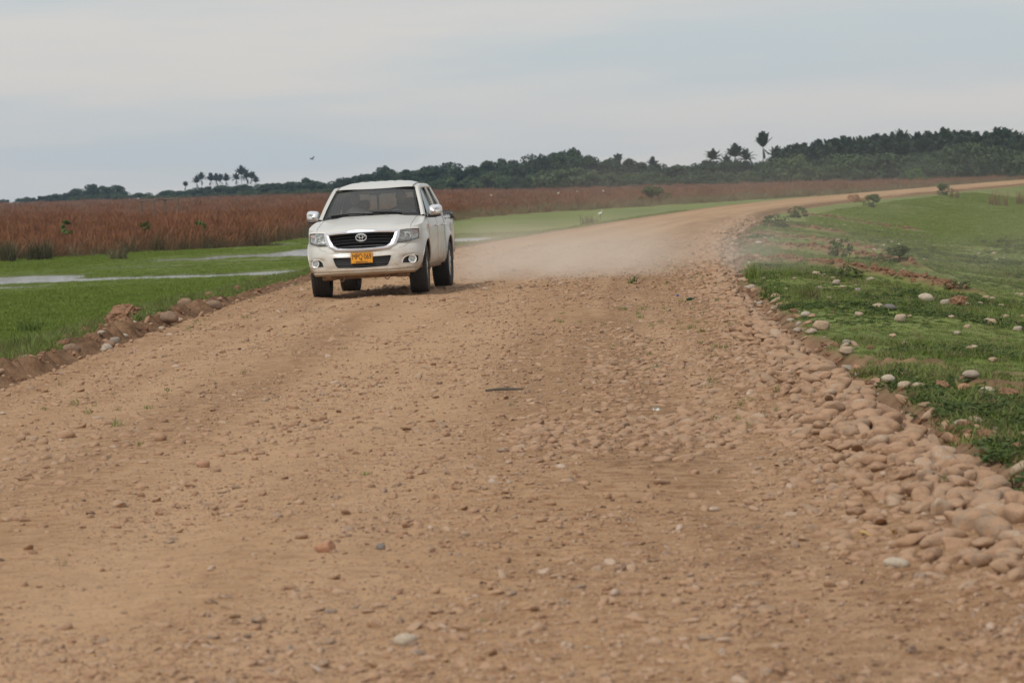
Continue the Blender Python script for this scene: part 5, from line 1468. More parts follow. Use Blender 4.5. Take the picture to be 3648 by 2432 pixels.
def stone_mat(name, cols, dust, amount):
    m, nt, b = base_mat(name)
    oi = nd(nt, 'ShaderNodeObjectInfo')
    t = nd(nt, 'ShaderNodeTexCoord')
    nv = nd(nt, 'ShaderNodeVectorMath', {0: t.outputs['Object'], 1: oi.outputs['Location']}, operation='ADD')
    n1 = nd(nt, 'ShaderNodeTexNoise', {'Vector': nv.outputs[0], 'Scale': 1.8, 'Detail': 5.0, 'Roughness': 0.65})
    n2 = nd(nt, 'ShaderNodeTexNoise', {'Vector': nv.outputs[0], 'Scale': 9.0, 'Detail': 4.0})
    base = nd(nt, 'ShaderNodeValToRGB', {0: oi.outputs['Random']})
    el = base.color_ramp.elements; base.color_ramp.interpolation = 'CONSTANT'
    while len(el) < len(cols): el.new(0.5)
    for i, (p, c) in enumerate(cols): el[i].position = p; el[i].color = (*c, 1)
    c = mixc(nt, ramp(nt, n2.outputs[0], [(0.42, 0.0), (0.70, 0.6)]), base.outputs[0], (0.19, 0.115, 0.07))
    c = mixc(nt, ramp(nt, n1.outputs[0], [(0.62 - amount * 0.45, 0.0), (0.82 - amount * 0.45, 0.92)]), c, dust)
    n3 = nd(nt, 'ShaderNodeTexNoise', {'Vector': nv.outputs[0], 'Scale': 26.0, 'Detail': 3.0})
    c = mixc(nt, ramp(nt, n3.outputs[0], [(0.52, 0.0), (0.70, 0.55)]), c, (0.16, 0.095, 0.058))
    nt.links.new(c, b.inputs['Base Color'])
    b.inputs['Roughness'].default_value = 0.88; b.inputs['Specular IOR Level'].default_value = 0.25
    nt.links.new(nd(nt, 'ShaderNodeBump', {'Height': n2.outputs[0], 'Strength': 0.25, 'Distance': 0.1}).outputs[0], b.inputs['Normal'])
    return m
m_cob = stone_mat('dusty_cobble', [(0, (0.33, 0.205, 0.13)), (0.25, (0.42, 0.275, 0.18)), (0.48, (0.27, 0.165, 0.105)), (0.62, (0.38, 0.262, 0.175)), (0.80, (0.31, 0.228, 0.16)), (0.93, (0.44, 0.345, 0.255))], (0.40, 0.248, 0.148), 0.50)
m_peb = stone_mat('road_pebble', [(0, (0.38, 0.25, 0.17)), (0.35, (0.28, 0.16, 0.105)), (0.60, (0.46, 0.34, 0.25)), (0.80, (0.21, 0.19, 0.17)), (0.91, (0.09, 0.075, 0.07)), (0.96, (0.55, 0.47, 0.40))], (0.43, 0.27, 0.158), 0.52)
m_pale = stone_mat('pale_river_stone', [(0, (0.47, 0.38, 0.28)), (0.4, (0.42, 0.37, 0.30)), (0.7, (0.48, 0.35, 0.24)), (0.9, (0.30, 0.28, 0.25))], (0.33, 0.235, 0.15), 0.34)
m_clod = simple('soil_clod', (0.225, 0.122, 0.068), 0.97, 0, 0.40, 3.0, bump=0.8)
COB = [stone_mesh(i + 1, 3, fl, 0.16, i in (2, 5, 7), m_cob) for i, fl in enumerate((0.55, 0.62, 0.5, 0.7, 0.58, 0.66, 0.48, 0.75))]
for me in COB: me.polygons.foreach_set('use_smooth', [True] * len(me.polygons))
PEB = [stone_mesh(i + 31, 2, fl, 0.12, an, m_peb) for i, (fl, an) in enumerate(((0.5, False), (0.6, False), (0.45, False), (0.75, True), (0.7, True), (0.55, False)))]
PALE = [stone_mesh(i + 61, 3, fl, 0.17, i == 2, m_pale) for i, fl in enumerate((0.62, 0.75, 0.6, 0.68))]
CLOD = [stone_mesh(i + 91, 4, 0.85, 0.30, True, m_clod) for i in range(5)]
for me in CLOD:                                             # crumbly lumps
    for v in me.vertices:
        v.co = v.co * (1 - 0.34 * abs(mnoise.noise(v.co * 2.3)) + 0.14 * mnoise.noise(v.co * 5.0) + 0.10 * mnoise.noise(v.co * 11.0))
    me.update()

m_crumb = simple('dark_soil', (0.17, 0.098, 0.056), 0.97, 0, 0.35, 3.0)
CRUMB = [stone_mesh(i + 101, 2, 0.8, 0.35, True, m_crumb) for i in range(3)]
# ---- cobbles bedded in the road: positions
rs = np.random.RandomState(23)
def band_w(y): return np.interp(y, [10.5, 12, 13.3, 15, 17, 20, 24, 30, 40, 50, 60, 80, 130], [.22, .40, .60, .82, .88, .86, .75, .62, .55, .6, .75, .85, 1.0]) * (0.75 + 0.6 * fbm(y * 0.35, y * 0, 3, 12))
C = []
n = 30000                                                   # the heaped edge band
y = 10.5 + 125 * rs.rand(n) ** 1.25; d = -0.05 + band_w(y) * 1.35 * rs.beta(1.1, 1.9, n)
q_ = np.clip(d / (band_w(y) * 1.35), 0, 1); r = (0.016 + 0.100 * rs.rand(n) ** 2.6) * (1 - 0.72 * q_ ** 0.8); r *= 0.7 + 0.6 * fbm(y * 0.5, y * 0, 2, 63)
C.append(np.stack([Rx(y) - d, y, r], 1))
n = 1700                                                    # the tongue of cobbles reaching into the road
y = 22.6 + rs.normal(0, 1.0, n); d = 0.5 + 2.1 * rs.rand(n); C.append(np.stack([Rx(y) - d, y, 0.014 + 0.050 * rs.rand(n) ** 2.6], 1))
n = 900
y = 30 + rs.normal(0, 3, n); d = 0.6 + 1.5 * rs.rand(n); C.append(np.stack([Rx(y) - d, y, 0.015 + 0.04 * rs.rand(n) ** 2], 1))
n = 1500                                                    # washed-out stones on the left half of the road
y = 22 + rs.normal(0, 4.0, n); x = -2.6 + rs.normal(0, 0.9, n) + 0.05 * (y - 22); C.append(np.stack([x, y, 0.012 + 0.042 * rs.rand(n) ** 2.8], 1))
n = 11000
y = 11 + 79 * rs.rand(n) ** 1.2; x = Lx(y) + 0.3 + (Rx(y) - Lx(y) - 0.6) * rs.rand(n); C.append(np.stack([x, y, 0.011 + 0.036 * rs.rand(n) ** 2.6], 1)[rs.rand(n) < 0.14 + 0.86 * sstep(14, 30, y)])
C = np.concatenate(C)
C = C[in_view(C[:, 0], C[:, 1], 0.01)]
msk = fbm(C[:, 0] * 0.7, C[:, 1] * 0.25, 3, 60)
dedge = Rx(C[:, 1]) - C[:, 0]
C = C[(dedge < band_w(C[:, 1]) * 1.2) | (msk > 0.44)]
# drop stones that sit in one another (largest first, on a hash grid)
C = C[np.argsort(-C[:, 2])]
grid = {}; keep = []
for i, (x, y, r) in enumerate(C):
    gx, gy = int(math.floor(x / 0.26)), int(math.floor(y / 0.26)); hit = False
    for a in (-1, 0, 1):
        for b_ in (-1, 0, 1):
            for (x2, y2, r2) in grid.get((gx + a, gy + b_), ()):
                if (x - x2) ** 2 + (y - y2) ** 2 < (0.84 * (r + r2)) ** 2: hit = True; break
            if hit: break
        if hit: break
    if hit: continue
    grid.setdefault((gx, gy), []).append((x, y, r)); keep.append(i)
C = C[keep]
n = len(C); rr = C[:, 2]
inband = (Rx(C[:, 1]) - C[:, 0]) < band_w(C[:, 1]) * 0.9
lift = np.where(inband & (rr > 0.05), 0.08 + 0.55 * rs.rand(n), -0.42 + 0.50 * rs.rand(n))
cz = road_z(C[:, 0], C[:, 1]) + rr * 0.55 * lift
rot = np.stack([rs.normal(0, 0.22, n), rs.normal(0, 0.22, n), rs.rand(n) * 6.283], 1)
scl = np.stack([rr * (0.95 + 0.35 * rs.rand(n)), rr, rr * (0.8 + 0.35 * rs.rand(n))], 1)
pid = rs.randint(0, 8, n)
order = np.argsort(-(rr / C[:, 1]))
big = order[:300]; rest = order[300:]
for i in big:
    o = bpy.data.objects.new('cobble', COB[pid[i]])
    o.location = (C[i, 0], C[i, 1], cz[i]); o.rotation_euler = tuple(rot[i]); o.scale = tuple(scl[i])
    link(o, road)
scatter('small_cobbles', np.stack([C[rest, 0], C[rest, 1], cz[rest]], 1), scl[rest], rot[rest], pid[rest], [bpy.data.objects.new('cobble_kind', m) for m in COB], parent=road)
# ---- gravel strewn over the whole road
n = 230000
y = 10.3 + 85 * rs.rand(n) ** 1.7; x = (rs.rand(n) - 0.5) * 2 * (0.17 * y + 1)
ok = (x > Lx(y) + 0.1) & (x < Rx(y) - 0.1); x, y = x[ok], y[ok]; n = len(x)
r = np.minimum(0.036, 0.0046 * rs.rand(n) ** -0.43) * (0.75 + 0.009 * y)
m_ = fbm(x * 0.9, y * 0.3, 3, 61); ok = rs.rand(n) < np.clip(0.30 + 3.2 * (m_ - 0.40), 0.12, 1); x, y, r = x[ok], y[ok], r[ok]; n = len(x)
scatter('gravel', np.stack([x, y, road_z(x, y) + r * 0.16], 1), np.stack([r * (1 + 0.5 * rs.rand(n)), r, r * (0.7 + 0.5 * rs.rand(n))], 1),
        np.stack([rs.normal(0, 0.3, n), rs.normal(0, 0.3, n), rs.rand(n) * 6.283], 1), rs.randint(0, 6, n), [bpy.data.objects.new('pebble_kind', m) for m in PEB], parent=road)

# dark crumbs of soil trodden between the cobbles
n = 9000
y = 11 + 60 * rs.rand(n) ** 1.5; x = Rx(y) - 0.05 - 3.4 * rs.rand(n) ** 1.5
ok = in_view(x, y) & (fbm(x * 1.1, y * 0.35, 3, 64) > 0.42); x, y = x[ok], y[ok]; n = len(x); r = (0.0035 + 0.011 * rs.rand(n) ** 3) * (0.8 + 0.012 * y)
scatter('soil_crumbs', np.stack([x, y, road_z(x, y) + r * 0.2], 1), np.stack([r * 1.6, r * 1.2, r * 0.7], 1), spin(n, 0.3), rs.randint(0, 3, n), [bpy.data.objects.new('crumb_kind', m) for m in CRUMB], parent=road)

# ---- loose stones one can point at on the road
def stone(name, me, x, y, r, label, group=None, z=None, sink=0.3, flat=1.0, cat='stone', seed=None):
    o = bpy.data.objects.new(name, me); link(o)
    zz = (float(road_z(np.array([x]), np.array([y]))[0]) if Lx(y) < x < Rx(y) else float(ground_z(x, y))) if z is None else z
    q = random.Random(int(x * 100) + int(y * 10))
    o.location = (x, y, zz + r * (0.55 - sink)); o.rotation_euler = (q.uniform(-.2, .2), q.uniform(-.2, .2), q.uniform(-0.5, 0.5)); o.scale = (r * q.uniform(1.0, 1.2), r, r * flat)
    return tag(o, label, cat, group)
m_orange = stone_mat('orange_stone', [(0, (0.46, 0.24, 0.145)), (0.5, (0.44, 0.25, 0.16))], (0.48, 0.31, 0.20), 0.25)
m_grey = stone_mat('grey_stone', [(0, (0.15, 0.14, 0.135)), (0.5, (0.19, 0.185, 0.18))], (0.30, 0.2, 0.13), 0.1)
m_white = stone_mat('white_stone', [(0, (0.52, 0.455, 0.355)), (0.5, (0.48, 0.43, 0.355))], (0.42, 0.30, 0.20), 0.25)
stone('loose_stone', stone_mesh(71, 3, 0.75, 0.10, True, m_orange), -0.91, 16.03, 0.050, 'orange block-shaped stone lying alone in the middle of the road', sink=0.05)
stone('loose_stone', stone_mesh(72, 3, 0.7, 0.12, True, m_grey), -0.65, 15.97, 0.026, 'dark grey angular stone right of the orange one', sink=0.1)
stone('loose_stone', stone_mesh(73, 3, 0.72, 0.08, False, m_cob), -2.46, 23.63, 0.045, 'egg-shaped brown stone in the left part of the road', sink=0.1)
stone('loose_stone', stone_mesh(74, 3, 0.7, 0.10, False, m_orange), -1.96, 21.34, 0.044, 'reddish rounded stone on the left half of the road', sink=0.15)
stone('loose_stone', stone_mesh(75, 3, 0.7, 0.12, False, m_white), -0.43, 12.52, 0.036, 'pale stone nearest the bottom edge of the picture', sink=0.2)
stone('loose_stone', stone_mesh(76, 3, 0.7, 0.14, True, m_cob), -2.18, 18.66, 0.045, 'half-buried tan stone among broken white chips', sink=0.25)
stone('loose_stone', stone_mesh(77, 3, 0.6, 0.10, False, m_cob), -3.25, 24.64, 0.066, 'broad flat stone at the left edge of the picture', sink=0.25)
stone('loose_stone', stone_mesh(78, 3, 0.7, 0.10, False, m_cob), -1.06, 16.62, 0.030, 'small grey-brown stone left of the orange one', sink=0.15)
stone('loose_stone', stone_mesh(79, 3, 0.7, 0.10, False, m_peb), -1.02, 51.0, 0.055, 'dark reddish stone on the road in front of the truck', sink=0.1)
stone('loose_stone', stone_mesh(80, 3, 0.55, 0.10, False, m_white), 1.56, 14.08, 0.048, 'whitish flat stone at the foot of the cobble band', sink=0.2)
# ---- stones on the right bank
GST = [(5.93, 48.7, .12, 2), (6.14, 48.31, .075, 0), (6.61, 50.48, .045, 0), (6.73, 50.38, .045, 0), (7.38, 54.25, .06, 0), (7.6, 54.57, .055, 0), (7.7, 54.57, .06, 1), (6.99, 50.89, .055, 0), (7.39, 51.4, .045, 0), (4.54, 42.26, .068, 1), (4.66, 41.9, .075, 3),
       (4.1, 40.2, .052, 1), (3.44, 39.88, .062, 2), (4.35, 38.16, .068, 0), (3.19, 40.2, .036, 0), (3.2, 39.09, .043, 0), (3.31, 36.45, .088, 1), (5.27, 55.78, .045, 0), (6.02, 57.14, .066, 0), (4.98, 51.09, .042, 0), (5.03, 49.38, .052, 0), (5.0, 52.33, .066, 0),
       (3.12, 35.59, .06, 0), (3.08, 36.74, .05, 0), (3.29, 33.52, .043, 1), (3.07, 31.31, .06, 0), (3.04, 30.09, .045, 4), (3.02, 30.94, .034, 0), (2.99, 28.97, .026, 0), (3.37, 25.09, .062, 3), (4.33, 32.14, .055, 0), (4.27, 30.33, .034, 0), (4.79, 36.67, .04, 0),
       (5.12, 38.32, .037, 0), (5.32, 41.26, .04, 0), (5.78, 41.34, .067, 3), (6.46, 44.6, .058, 0), (5.82, 39.25, .052, 0), (7.08, 47.35, .06, 0), (2.95, 26.8, .058, 2), (2.96, 25.8, .052, 0), (3.17, 26.9, .032, 0), (4.56, 65.06, .04, 2), (4.77, 64.93, .045, 0),
       (5.98, 81.71, .08, 2), (3.25, 42.17, .045, 0), (3.6, 51.29, .075, 0), (3.40, 46.6, .05, 0), (5.13, 57.14, .06, 0), (2.97, 21.34, .05, 0), (3.0, 22.3, .05, 0), (2.9, 22.07, .05, 0), (3.07, 21.77, .035, 3), (3.17, 21.34, .034, 0), (3.44, 24.79, .062, 2), (3.29, 24.94, .056, 4)]
BST = {0: 'largest white boulder in the grass beside the dark soil lump', 9: 'orange-tinted flat stone in the grass touching a grey one', 10: 'long grey stone in the grass touching an orange one', 12: 'pale pointed stone in the grass above the cobble band', 16: 'broad cream stone split by a grass tuft', 26: 'reddish brown stone at the grass edge by the cobbles',
       29: 'large light grey stone in the grass near the right picture edge', 35: 'long grey stone slanting in the grass far right', 39: 'white stone cluster piece by the soil lump on the bank', 54: 'long pale stone on the soil heap at the right edge', 55: 'reddish upright stone on the soil heap at the right edge'}
for q, (x, y, r, kd) in enumerate(GST):
    me = {0: PALE[q % 4], 1: PALE[(q + 1) % 4], 2: None, 3: None, 4: None}[kd]
    if kd == 2: me = stone_mesh(120 + q, 3, 0.62, 0.09, False, m_white)
    if kd == 3: me = stone_mesh(120 + q, 3, 0.55, 0.09, False, m_grey if q == 10 else m_pale)
    if kd == 4: me = stone_mesh(120 + q, 3, 0.8, 0.14, True, m_orange)
    stone('river_stone', me, x, y, r * 0.98, BST.get(q, f'rounded pale river stone in the short grass right of the road, {nth(1 + sum(1 for j, t in enumerate(GST) if j not in BST and (t[1], j) < (y, q)))} nearest'), None if q in BST else 'river stones in the grass', sink=0.02 if q != 0 else -0.1)
n = 150                                                     # the many too small to point at
y = 26 + 110 * rs.rand(n); x = Rx(y) + 0.5 + 9 * rs.rand(n) ** 1.3; ok = in_view(x, y); x, y = x[ok], y[ok]; n = len(x)
r = 0.018 + 0.04 * rs.rand(n) ** 2 + 0.0002 * y
scatter('bank_pebbles', np.stack([x, y, ground_z(x, y) + 0.02], 1), np.stack([r * 1.3, r, r * 0.9], 1), spin(n, 0.2), rs.randint(0, 4, n), [bpy.data.objects.new('bank_stone_kind', m) for m in PALE], label='small pale stones strewn over the bank right of the road', cat='stones')
stone('soil_lump', CLOD[0], 6.35, 48.5, 0.17, 'dark crumbly soil lump behind the white boulder', cat='soil lump', sink=0.25)
stone('soil_lump', CLOD[1], 3.50, 24.3, 0.10, 'dark soil lump with roots at the right picture edge', cat='soil lump', sink=0.2)
stone('soil_lump', CLOD[2], 3.14, 25.0, 0.09, 'reddish soil lump on the heap beside the cobbles', cat='soil lump', sink=0.25)
stone('soil_lump', CLOD[3], 2.98, 29.1, 0.10, 'flat dark sod at the edge of the cobble band', cat='soil lump', sink=0.2, flat=0.45)
stone('stump', CLOD[4], 20.9, 206.0, 0.42, 'dark bare stump on the far right road edge', cat='stump', sink=0.1)
# clods along the soil ridges: too many and too crumbly to count
pts = []
for pl_, w, h in RIDGES[:5]:
    for (ax_, ay_), (bx_, by_) in zip(pl_[:-1], pl_[1:]):
        for _ in range(60):
            t = rs.rand(); pts.append((ax_ + (bx_ - ax_) * t + rs.normal(0, w * 0.45), ay_ + (by_ - ay_) * t + rs.normal(0, w * 0.45), (0.025 + 0.07 * rs.rand() ** 2.3) * (0.55 + w)))
pts = np.array(pts); x, y, r = pts.T; n = len(x)
scatter('ridge_soil', np.stack([x, y, ground_z(x, y) + r * 0.2], 1), np.stack([r * 1.2, r, r], 1), spin(n, 0.5), rs.randint(0, 5, n), [bpy.data.objects.new('soil_kind', m) for m in CLOD], label='crumbled orange soil lying along the ridges on the bank', cat='soil')

# ================================================================= EARTH BERM along the left road edge
m_berm, nt, b = base_mat('berm_soil')
geo = nd(nt, 'ShaderNodeNewGeometry')
c, n1 = soil_cols(nt, geo.outputs['Position'])
n2 = nd(nt, 'ShaderNodeTexNoise', {'Vector': geo.outputs['Position'], 'Scale': 14.0, 'Detail': 6.0, 'Roughness': 0.7})
c = mixc(nt, ramp(nt, n2.outputs[0], [(0.5, 0.0), (0.75, 0.8)]), c, (0.30, 0.165, 0.092))
nt.links.new(c, b.inputs['Base Color']); b.inputs['Roughness'].default_value = 0.97; b.inputs['Specular IOR Level'].default_value = 0.1
nt.links.new(nd(nt, 'ShaderNodeBump', {'Height': n2.outputs[0], 'Strength': 0.9, 'Distance': 0.06}).outputs[0], b.inputs['Normal'])
def berm_h(y): return 0.58 * (0.10 + 0.30 * np.clip(fbm(y * 0.33, y * 0, 3, 70) - 0.18, 0, 1)) * (1 - 0.70 * sstep(44, 62, y)) * (1 - sstep(84, 104, y)) * sstep(14, 22, y)
by = [14.0]
while by[-1] < 104: by.append(by[-1] + max(0.06, 0.0016 * by[-1]))
by = np.array(by); bs = np.linspace(-0.42, 1.3, 44)
BY, BS = np.meshgrid(by, bs, indexing='ij')
BX = Lx(BY) - BS
nn = fbm(BX * 2.6, BY * 2.0, 4, 71) - 0.5
gul = fbm(BX * 1.0, BY * 5.0, 3, 72) - 0.5                 # rain-cut gullies down the face
prof = sstep(-0.20, 0.04, BS + 0.30 * nn + 0.22 * gul) * (1 - sstep(0.22, 1.1, BS + 0.4 * nn))
crev = np.abs(fbm(BX * 6.0, BY * 4.0, 3, 73) - 0.5) * 2
hh_ = berm_h(BY) * prof * (0.85 + 1.6 * nn + 0.5 * crev)
edge0 = np.where(BS < 0.1, road_z(np.maximum(BX, Lx(BY) + 0.25), BY), ground_z(np.minimum(BX, Lx(BY) - 0.1), BY))
BZ = np.minimum(edge0, road_z(np.full_like(BX, 0) + Lx(BY) + 0.3, BY)) + hh_ + 0.05 * nn * sstep(-0.35, -0.1, BS) - 0.06 * (1 - sstep(-0.42, -0.22, BS)) - 0.10 * sstep(0.95, 1.3, BS)
BZ = BZ + (0.06 * (crev - 0.3) + 0.09 * (fbm(BX * 9.0, BY * 6.5, 3, 74) - 0.5)) * (0.3 + prof)
berm = grid_mesh('earth_berm', np.stack([BX, BY, BZ], -1), m_berm)
tag(berm, 'low bank of brown scraped soil along the left edge of the road', 'earth bank')
def berm_z(x, y):
    i = int(np.clip(np.searchsorted(by, y), 0, len(by) - 1)); j = int(np.clip(np.searchsorted(bs, float(Lx(y)) - x), 0, len(bs) - 1)); return float(BZ[i, j])
m_brown = stone_mat('brown_boulder', [(0, (0.25, 0.17, 0.115)), (0.5, (0.22, 0.155, 0.11))], (0.34, 0.21, 0.13), 0.3)
for s_, y, r, kd, lab in ((-0.22, 44.4, .11, 'b', 'large dark boulder at the foot of the earth berm'), (0.20, 42.6, .19, 'c', 'big rounded clay clod on top of the berm'), (0.45, 45.0, .20, 'c', 'tilted slab-like clay clod behind the rounded one'),
                          (0.12, 43.4, .062, 'o', 'small orange stone on the berm between the two big clods'), (0.06, 42.9, .045, 'w', 'small pale stone just below the orange one on the berm'), (-0.22, 38.24, .062, 'w', 'whitest round stone at the foot of the near berm'),
                          (-0.16, 38.9, .068, 'b', 'brown round stone beside the whitest one at the berm foot'), (-0.12, 39.7, .062, 'p', 'tan oval stone in the row at the berm foot'), (-0.22, 39.2, .036, 'p', 'smallest stone of the row at the berm foot'),
                          (0.0, 39.5, .05, 'p', 'stone leaning against the berm face above the row'), (-0.12, 40.5, .06, 'p', 'last stone of the row at the berm foot'), (-0.24, 37.8, .036, 'w', 'small flat white stone in front of the whitest one'),
                          (0.02, 37.2, .085, 'b', 'long brown stone stuck upright in the near berm face'), (0.22, 36.6, .06, 'p', 'tan stone bedded in the top of the near berm'), (0.35, 36.0, .075, 'p', 'broad stone capping the near end of the berm'), (0.1, 34.6, .06, 'p', 'stone low in the berm at the left picture edge'),
                          (0.30, 50.5, .11, 'b', 'dark boulder sitting on the berm crest halfway to the truck'), (-0.18, 50.0, .11, 'b', 'brown boulder at the berm foot halfway to the truck'), (0.35, 48.8, .055, 'w', 'cream stone beside the dark crest boulder'), (0.40, 47.4, .075, 'w', 'cream slab on the berm before the crest boulder'),
                          (-0.24, 43.4, .045, 'p', 'small stone in front of the large dark boulder'), (-0.26, 45.2, .05, 'p', 'pale stone behind the large dark boulder'), (0.7, 57.0, .10, 'c', 'brown clod standing on the berm skyline'), (0.75, 54.0, .12, 'c', 'wide brown clod low behind the berm grass'),
                          (0.4, 58.5, .07, 'c', 'small clod right of the skyline clod'), (0.35, 78.0, .17, 'c', 'dark rough clod on the berm left of the truck'), (0.1, 83.0, .15, 'c', 'second dark clod on the berm close to the truck'), (-0.05, 76.0, .08, 'p', 'pale stone on the berm near the truck')):
    x = float(Lx(y)) - s_
    me = {'b': stone_mesh(int(y * 10), 3, 0.75, 0.12, False, m_brown), 'c': CLOD[int(y) % 5], 'o': stone_mesh(int(y * 10), 3, 0.6, 0.08, False, m_orange), 'w': stone_mesh(int(y * 10), 3, 0.7, 0.08, False, m_white), 'p': PALE[int(y * 7) % 4]}[kd]
    stone('clay_clod' if kd == 'c' else 'berm_stone', me, x, y, r, lab, z=berm_z(x, y), sink=0.15 if kd != 'c' else 0.05, cat='clod' if kd == 'c' else 'stone')
n = 1100
y = 16 + 74 * rs.rand(n) ** 1.2; s_ = rs.normal(-0.02, 0.24, n); x = Lx(y) - s_
r = (0.012 + 0.060 * rs.rand(n) ** 3) * (1 - 0.35 * sstep(44, 62, y))
scatter('berm_rubble', np.array([(a, c_, berm_z(a, c_) + q * 0.1) for a, c_, q in zip(x, y, r)]), np.stack([r * 1.2, r, r], 1), spin(n, 0.5), rs.randint(0, 9, n), [bpy.data.objects.new('rubble_kind', m) for m in CLOD[:5] + COB[:4]], label='small stones and crumbs of soil along the left berm', cat='rubble')

# grass that has taken hold on top of the berm
n = 9000
y = 16 + 74 * rs.rand(n) ** 1.2; s_ = 0.18 + 0.75 * rs.rand(n); x = Lx(y) - s_
ok = fbm(x * 0.8, y * 0.45, 3, 75) + 0.35 * s_ > 0.50; x, y = x[ok], y[ok]; n = len(x)
sc1 = 0.35 + 0.5 * rs.rand(n)
scatter('berm_top_grass', np.array([(a_, c_, berm_z(a_, c_)) for a_, c_ in zip(x, y)]), np.stack([sc1 * 1.2, sc1 * 1.2, sc1], 1), spin(n, 0.3), np.where(rs.rand(n) < 0.15, 4, rs.randint(0, 4, n)), [bpy.data.objects.new('berm_tuft_kind', p.data) for p in GRASS], label='tufts of grass on top of the earth berm', cat='grass')
# crumbs of soil and stones where the right bank was cut
n = 900
y = 13.5 + 70 * rs.rand(n) ** 1.3; x = Rx(y) - 0.02 + np.abs(rs.normal(0.12, 0.22, n)); r = 0.014 + 0.055 * rs.rand(n) ** 2.2
scatter('bank_rubble', np.stack([x, y, ground_z(x, y) + r * 0.15], 1), np.stack([r * 1.25, r, r * 0.9], 1), spin(n, 0.4), rs.randint(0, 9, n), [bpy.data.objects.new('bank_rubble_kind', m) for m in CLOD[:4] + PALE[:2] + COB[:3]], label='crumbled soil and stones along the cut edge of the right bank', cat='rubble')

# ================================================================= POSTS, BIRDS, LITTER
m_wood = simple('weathered_wood', (0.13, 0.105, 0.08), 0.9, 0, 0.25, 6.0)
fr = empty('wooden_post_frame', (-30.6, 300, float(ground_z(-30.6, 300))))
tag(fr, 'weathered wooden frame of four posts with top rails standing in the reeds', 'post frame')
PO = [(-1.55, 0.0, 2.25), (-0.30, -1.0, 2.30), (0.35, 1.6, 2.30), (1.60, 0.4, 2.35)]
for x, y, h in PO: MB().tube([(x, y, -0.2), (x + 0.02, y, h * 0.5), (x, y, h)], [0.075, 0.065, 0.06], 8).build('post', m_wood, fr)
for a, c_ in ((0, 1), (1, 2), (2, 3)):
    p, q = PO[a], PO[c_]
    MB().tube([(p[0] - 0.15, p[1], p[2] - 0.03), ((p[0] + q[0]) / 2, (p[1] + q[1]) / 2, (p[2] + q[2]) / 2 + 0.05), (q[0] + 0.15, q[1], q[2] - 0.03)], 0.06, 6).build('rail', m_wood, fr)
# bird in flight
m_bird = simple('dark_plumage', (0.045, 0.040, 0.036), 0.8)
m_egret = simple('white_plumage', (0.75, 0.75, 0.72), 0.8)
bd_ = empty('bird', (-17.0, 300, 4.45), R_(60)); bd_.scale = (0.6,) * 3; bd_.rotation_euler = (R_(25), R_(-20), R_(60))
tag(bd_, 'small dark bird flying with spread wings above the treeline', 'bird')
MB().lathe([(0.001, -0.26), (0.03, -0.22), (0.055, -0.15), (0.085, 0.0), (0.075, 0.12), (0.03, 0.24), (0.001, 0.30)], 12, 'y').tube([(0, -0.25, 0.0), (0, -0.33, -0.01)], [0.018, 0.004], 6).build('body', m_bird, bd_)
for s_ in (1, -1):
    MB().grid([[(s_ * a, -0.10 + 0.06 * math.sin(a * 3) + ch * (0.20 - 0.12 * a) + 0.03 * (1 if ch else 0), 0.03 + 0.26 * a - 0.12 * a * a - (0.012 if ch in (0, 1) else 0)) for a in np.linspace(0.04, 0.62, 8)] for ch in (0, 0.5, 1.0)]).build('wing', m_bird, bd_)
MB().grid([[(w * x, y, 0) for x in (-1, 0, 1)] for y, w in ((0.22, 0.03), (0.42, 0.11))]).build('tail', m_bird, bd_)
def egret(x, y, z, label, rz):
    e = empty('egret', (x, y, z), rz); e.scale = (0.62,) * 3; tag(e, label, 'egret', 'egrets in the reeds')
    MB().tube([(0, 0.32, 0.42), (0, 0.15, 0.50), (0, -0.05, 0.55), (0, -0.18, 0.60), (0, -0.22, 0.72), (0, -0.14, 0.82), (0, -0.20, 0.90), (0, -0.27, 0.90)], [0.02, 0.09, 0.12, 0.07, 0.035, 0.028, 0.034, 0.012], 8).build('body', m_egret, e)
    MB().tube([(0, -0.27, 0.90), (0, -0.38, 0.885)], [0.012, 0.002], 6).build('beak', simple('beak', (0.5, 0.3, 0.04), 0.6) if 'beak' not in bpy.data.materials else bpy.data.materials['beak'], e)
    for s_ in (1, -1): MB().tube([(s_ * 0.04, 0.0, 0.48), (s_ * 0.04, 0.02, -0.3)], 0.012, 5).build('leg', m_bird, e)
for px, D, lab in ((1128, 520, 'white egret in the reeds just right of the truck'), (1282, 520, 'white egret in the reeds below the tallest trees'), (1325, 560, 'white egret in the reeds right of the one below the tallest trees'), (1377, 225, 'white egret standing on the green strip at the road edge'), (1385, 560, 'farthest right white egret in the reeds')):
    xx = bear(px) * D; egret(xx, D, float(ground_z(xx, D)) + (0.75 if D > 300 else 0.25), lab, 1.2 + px)
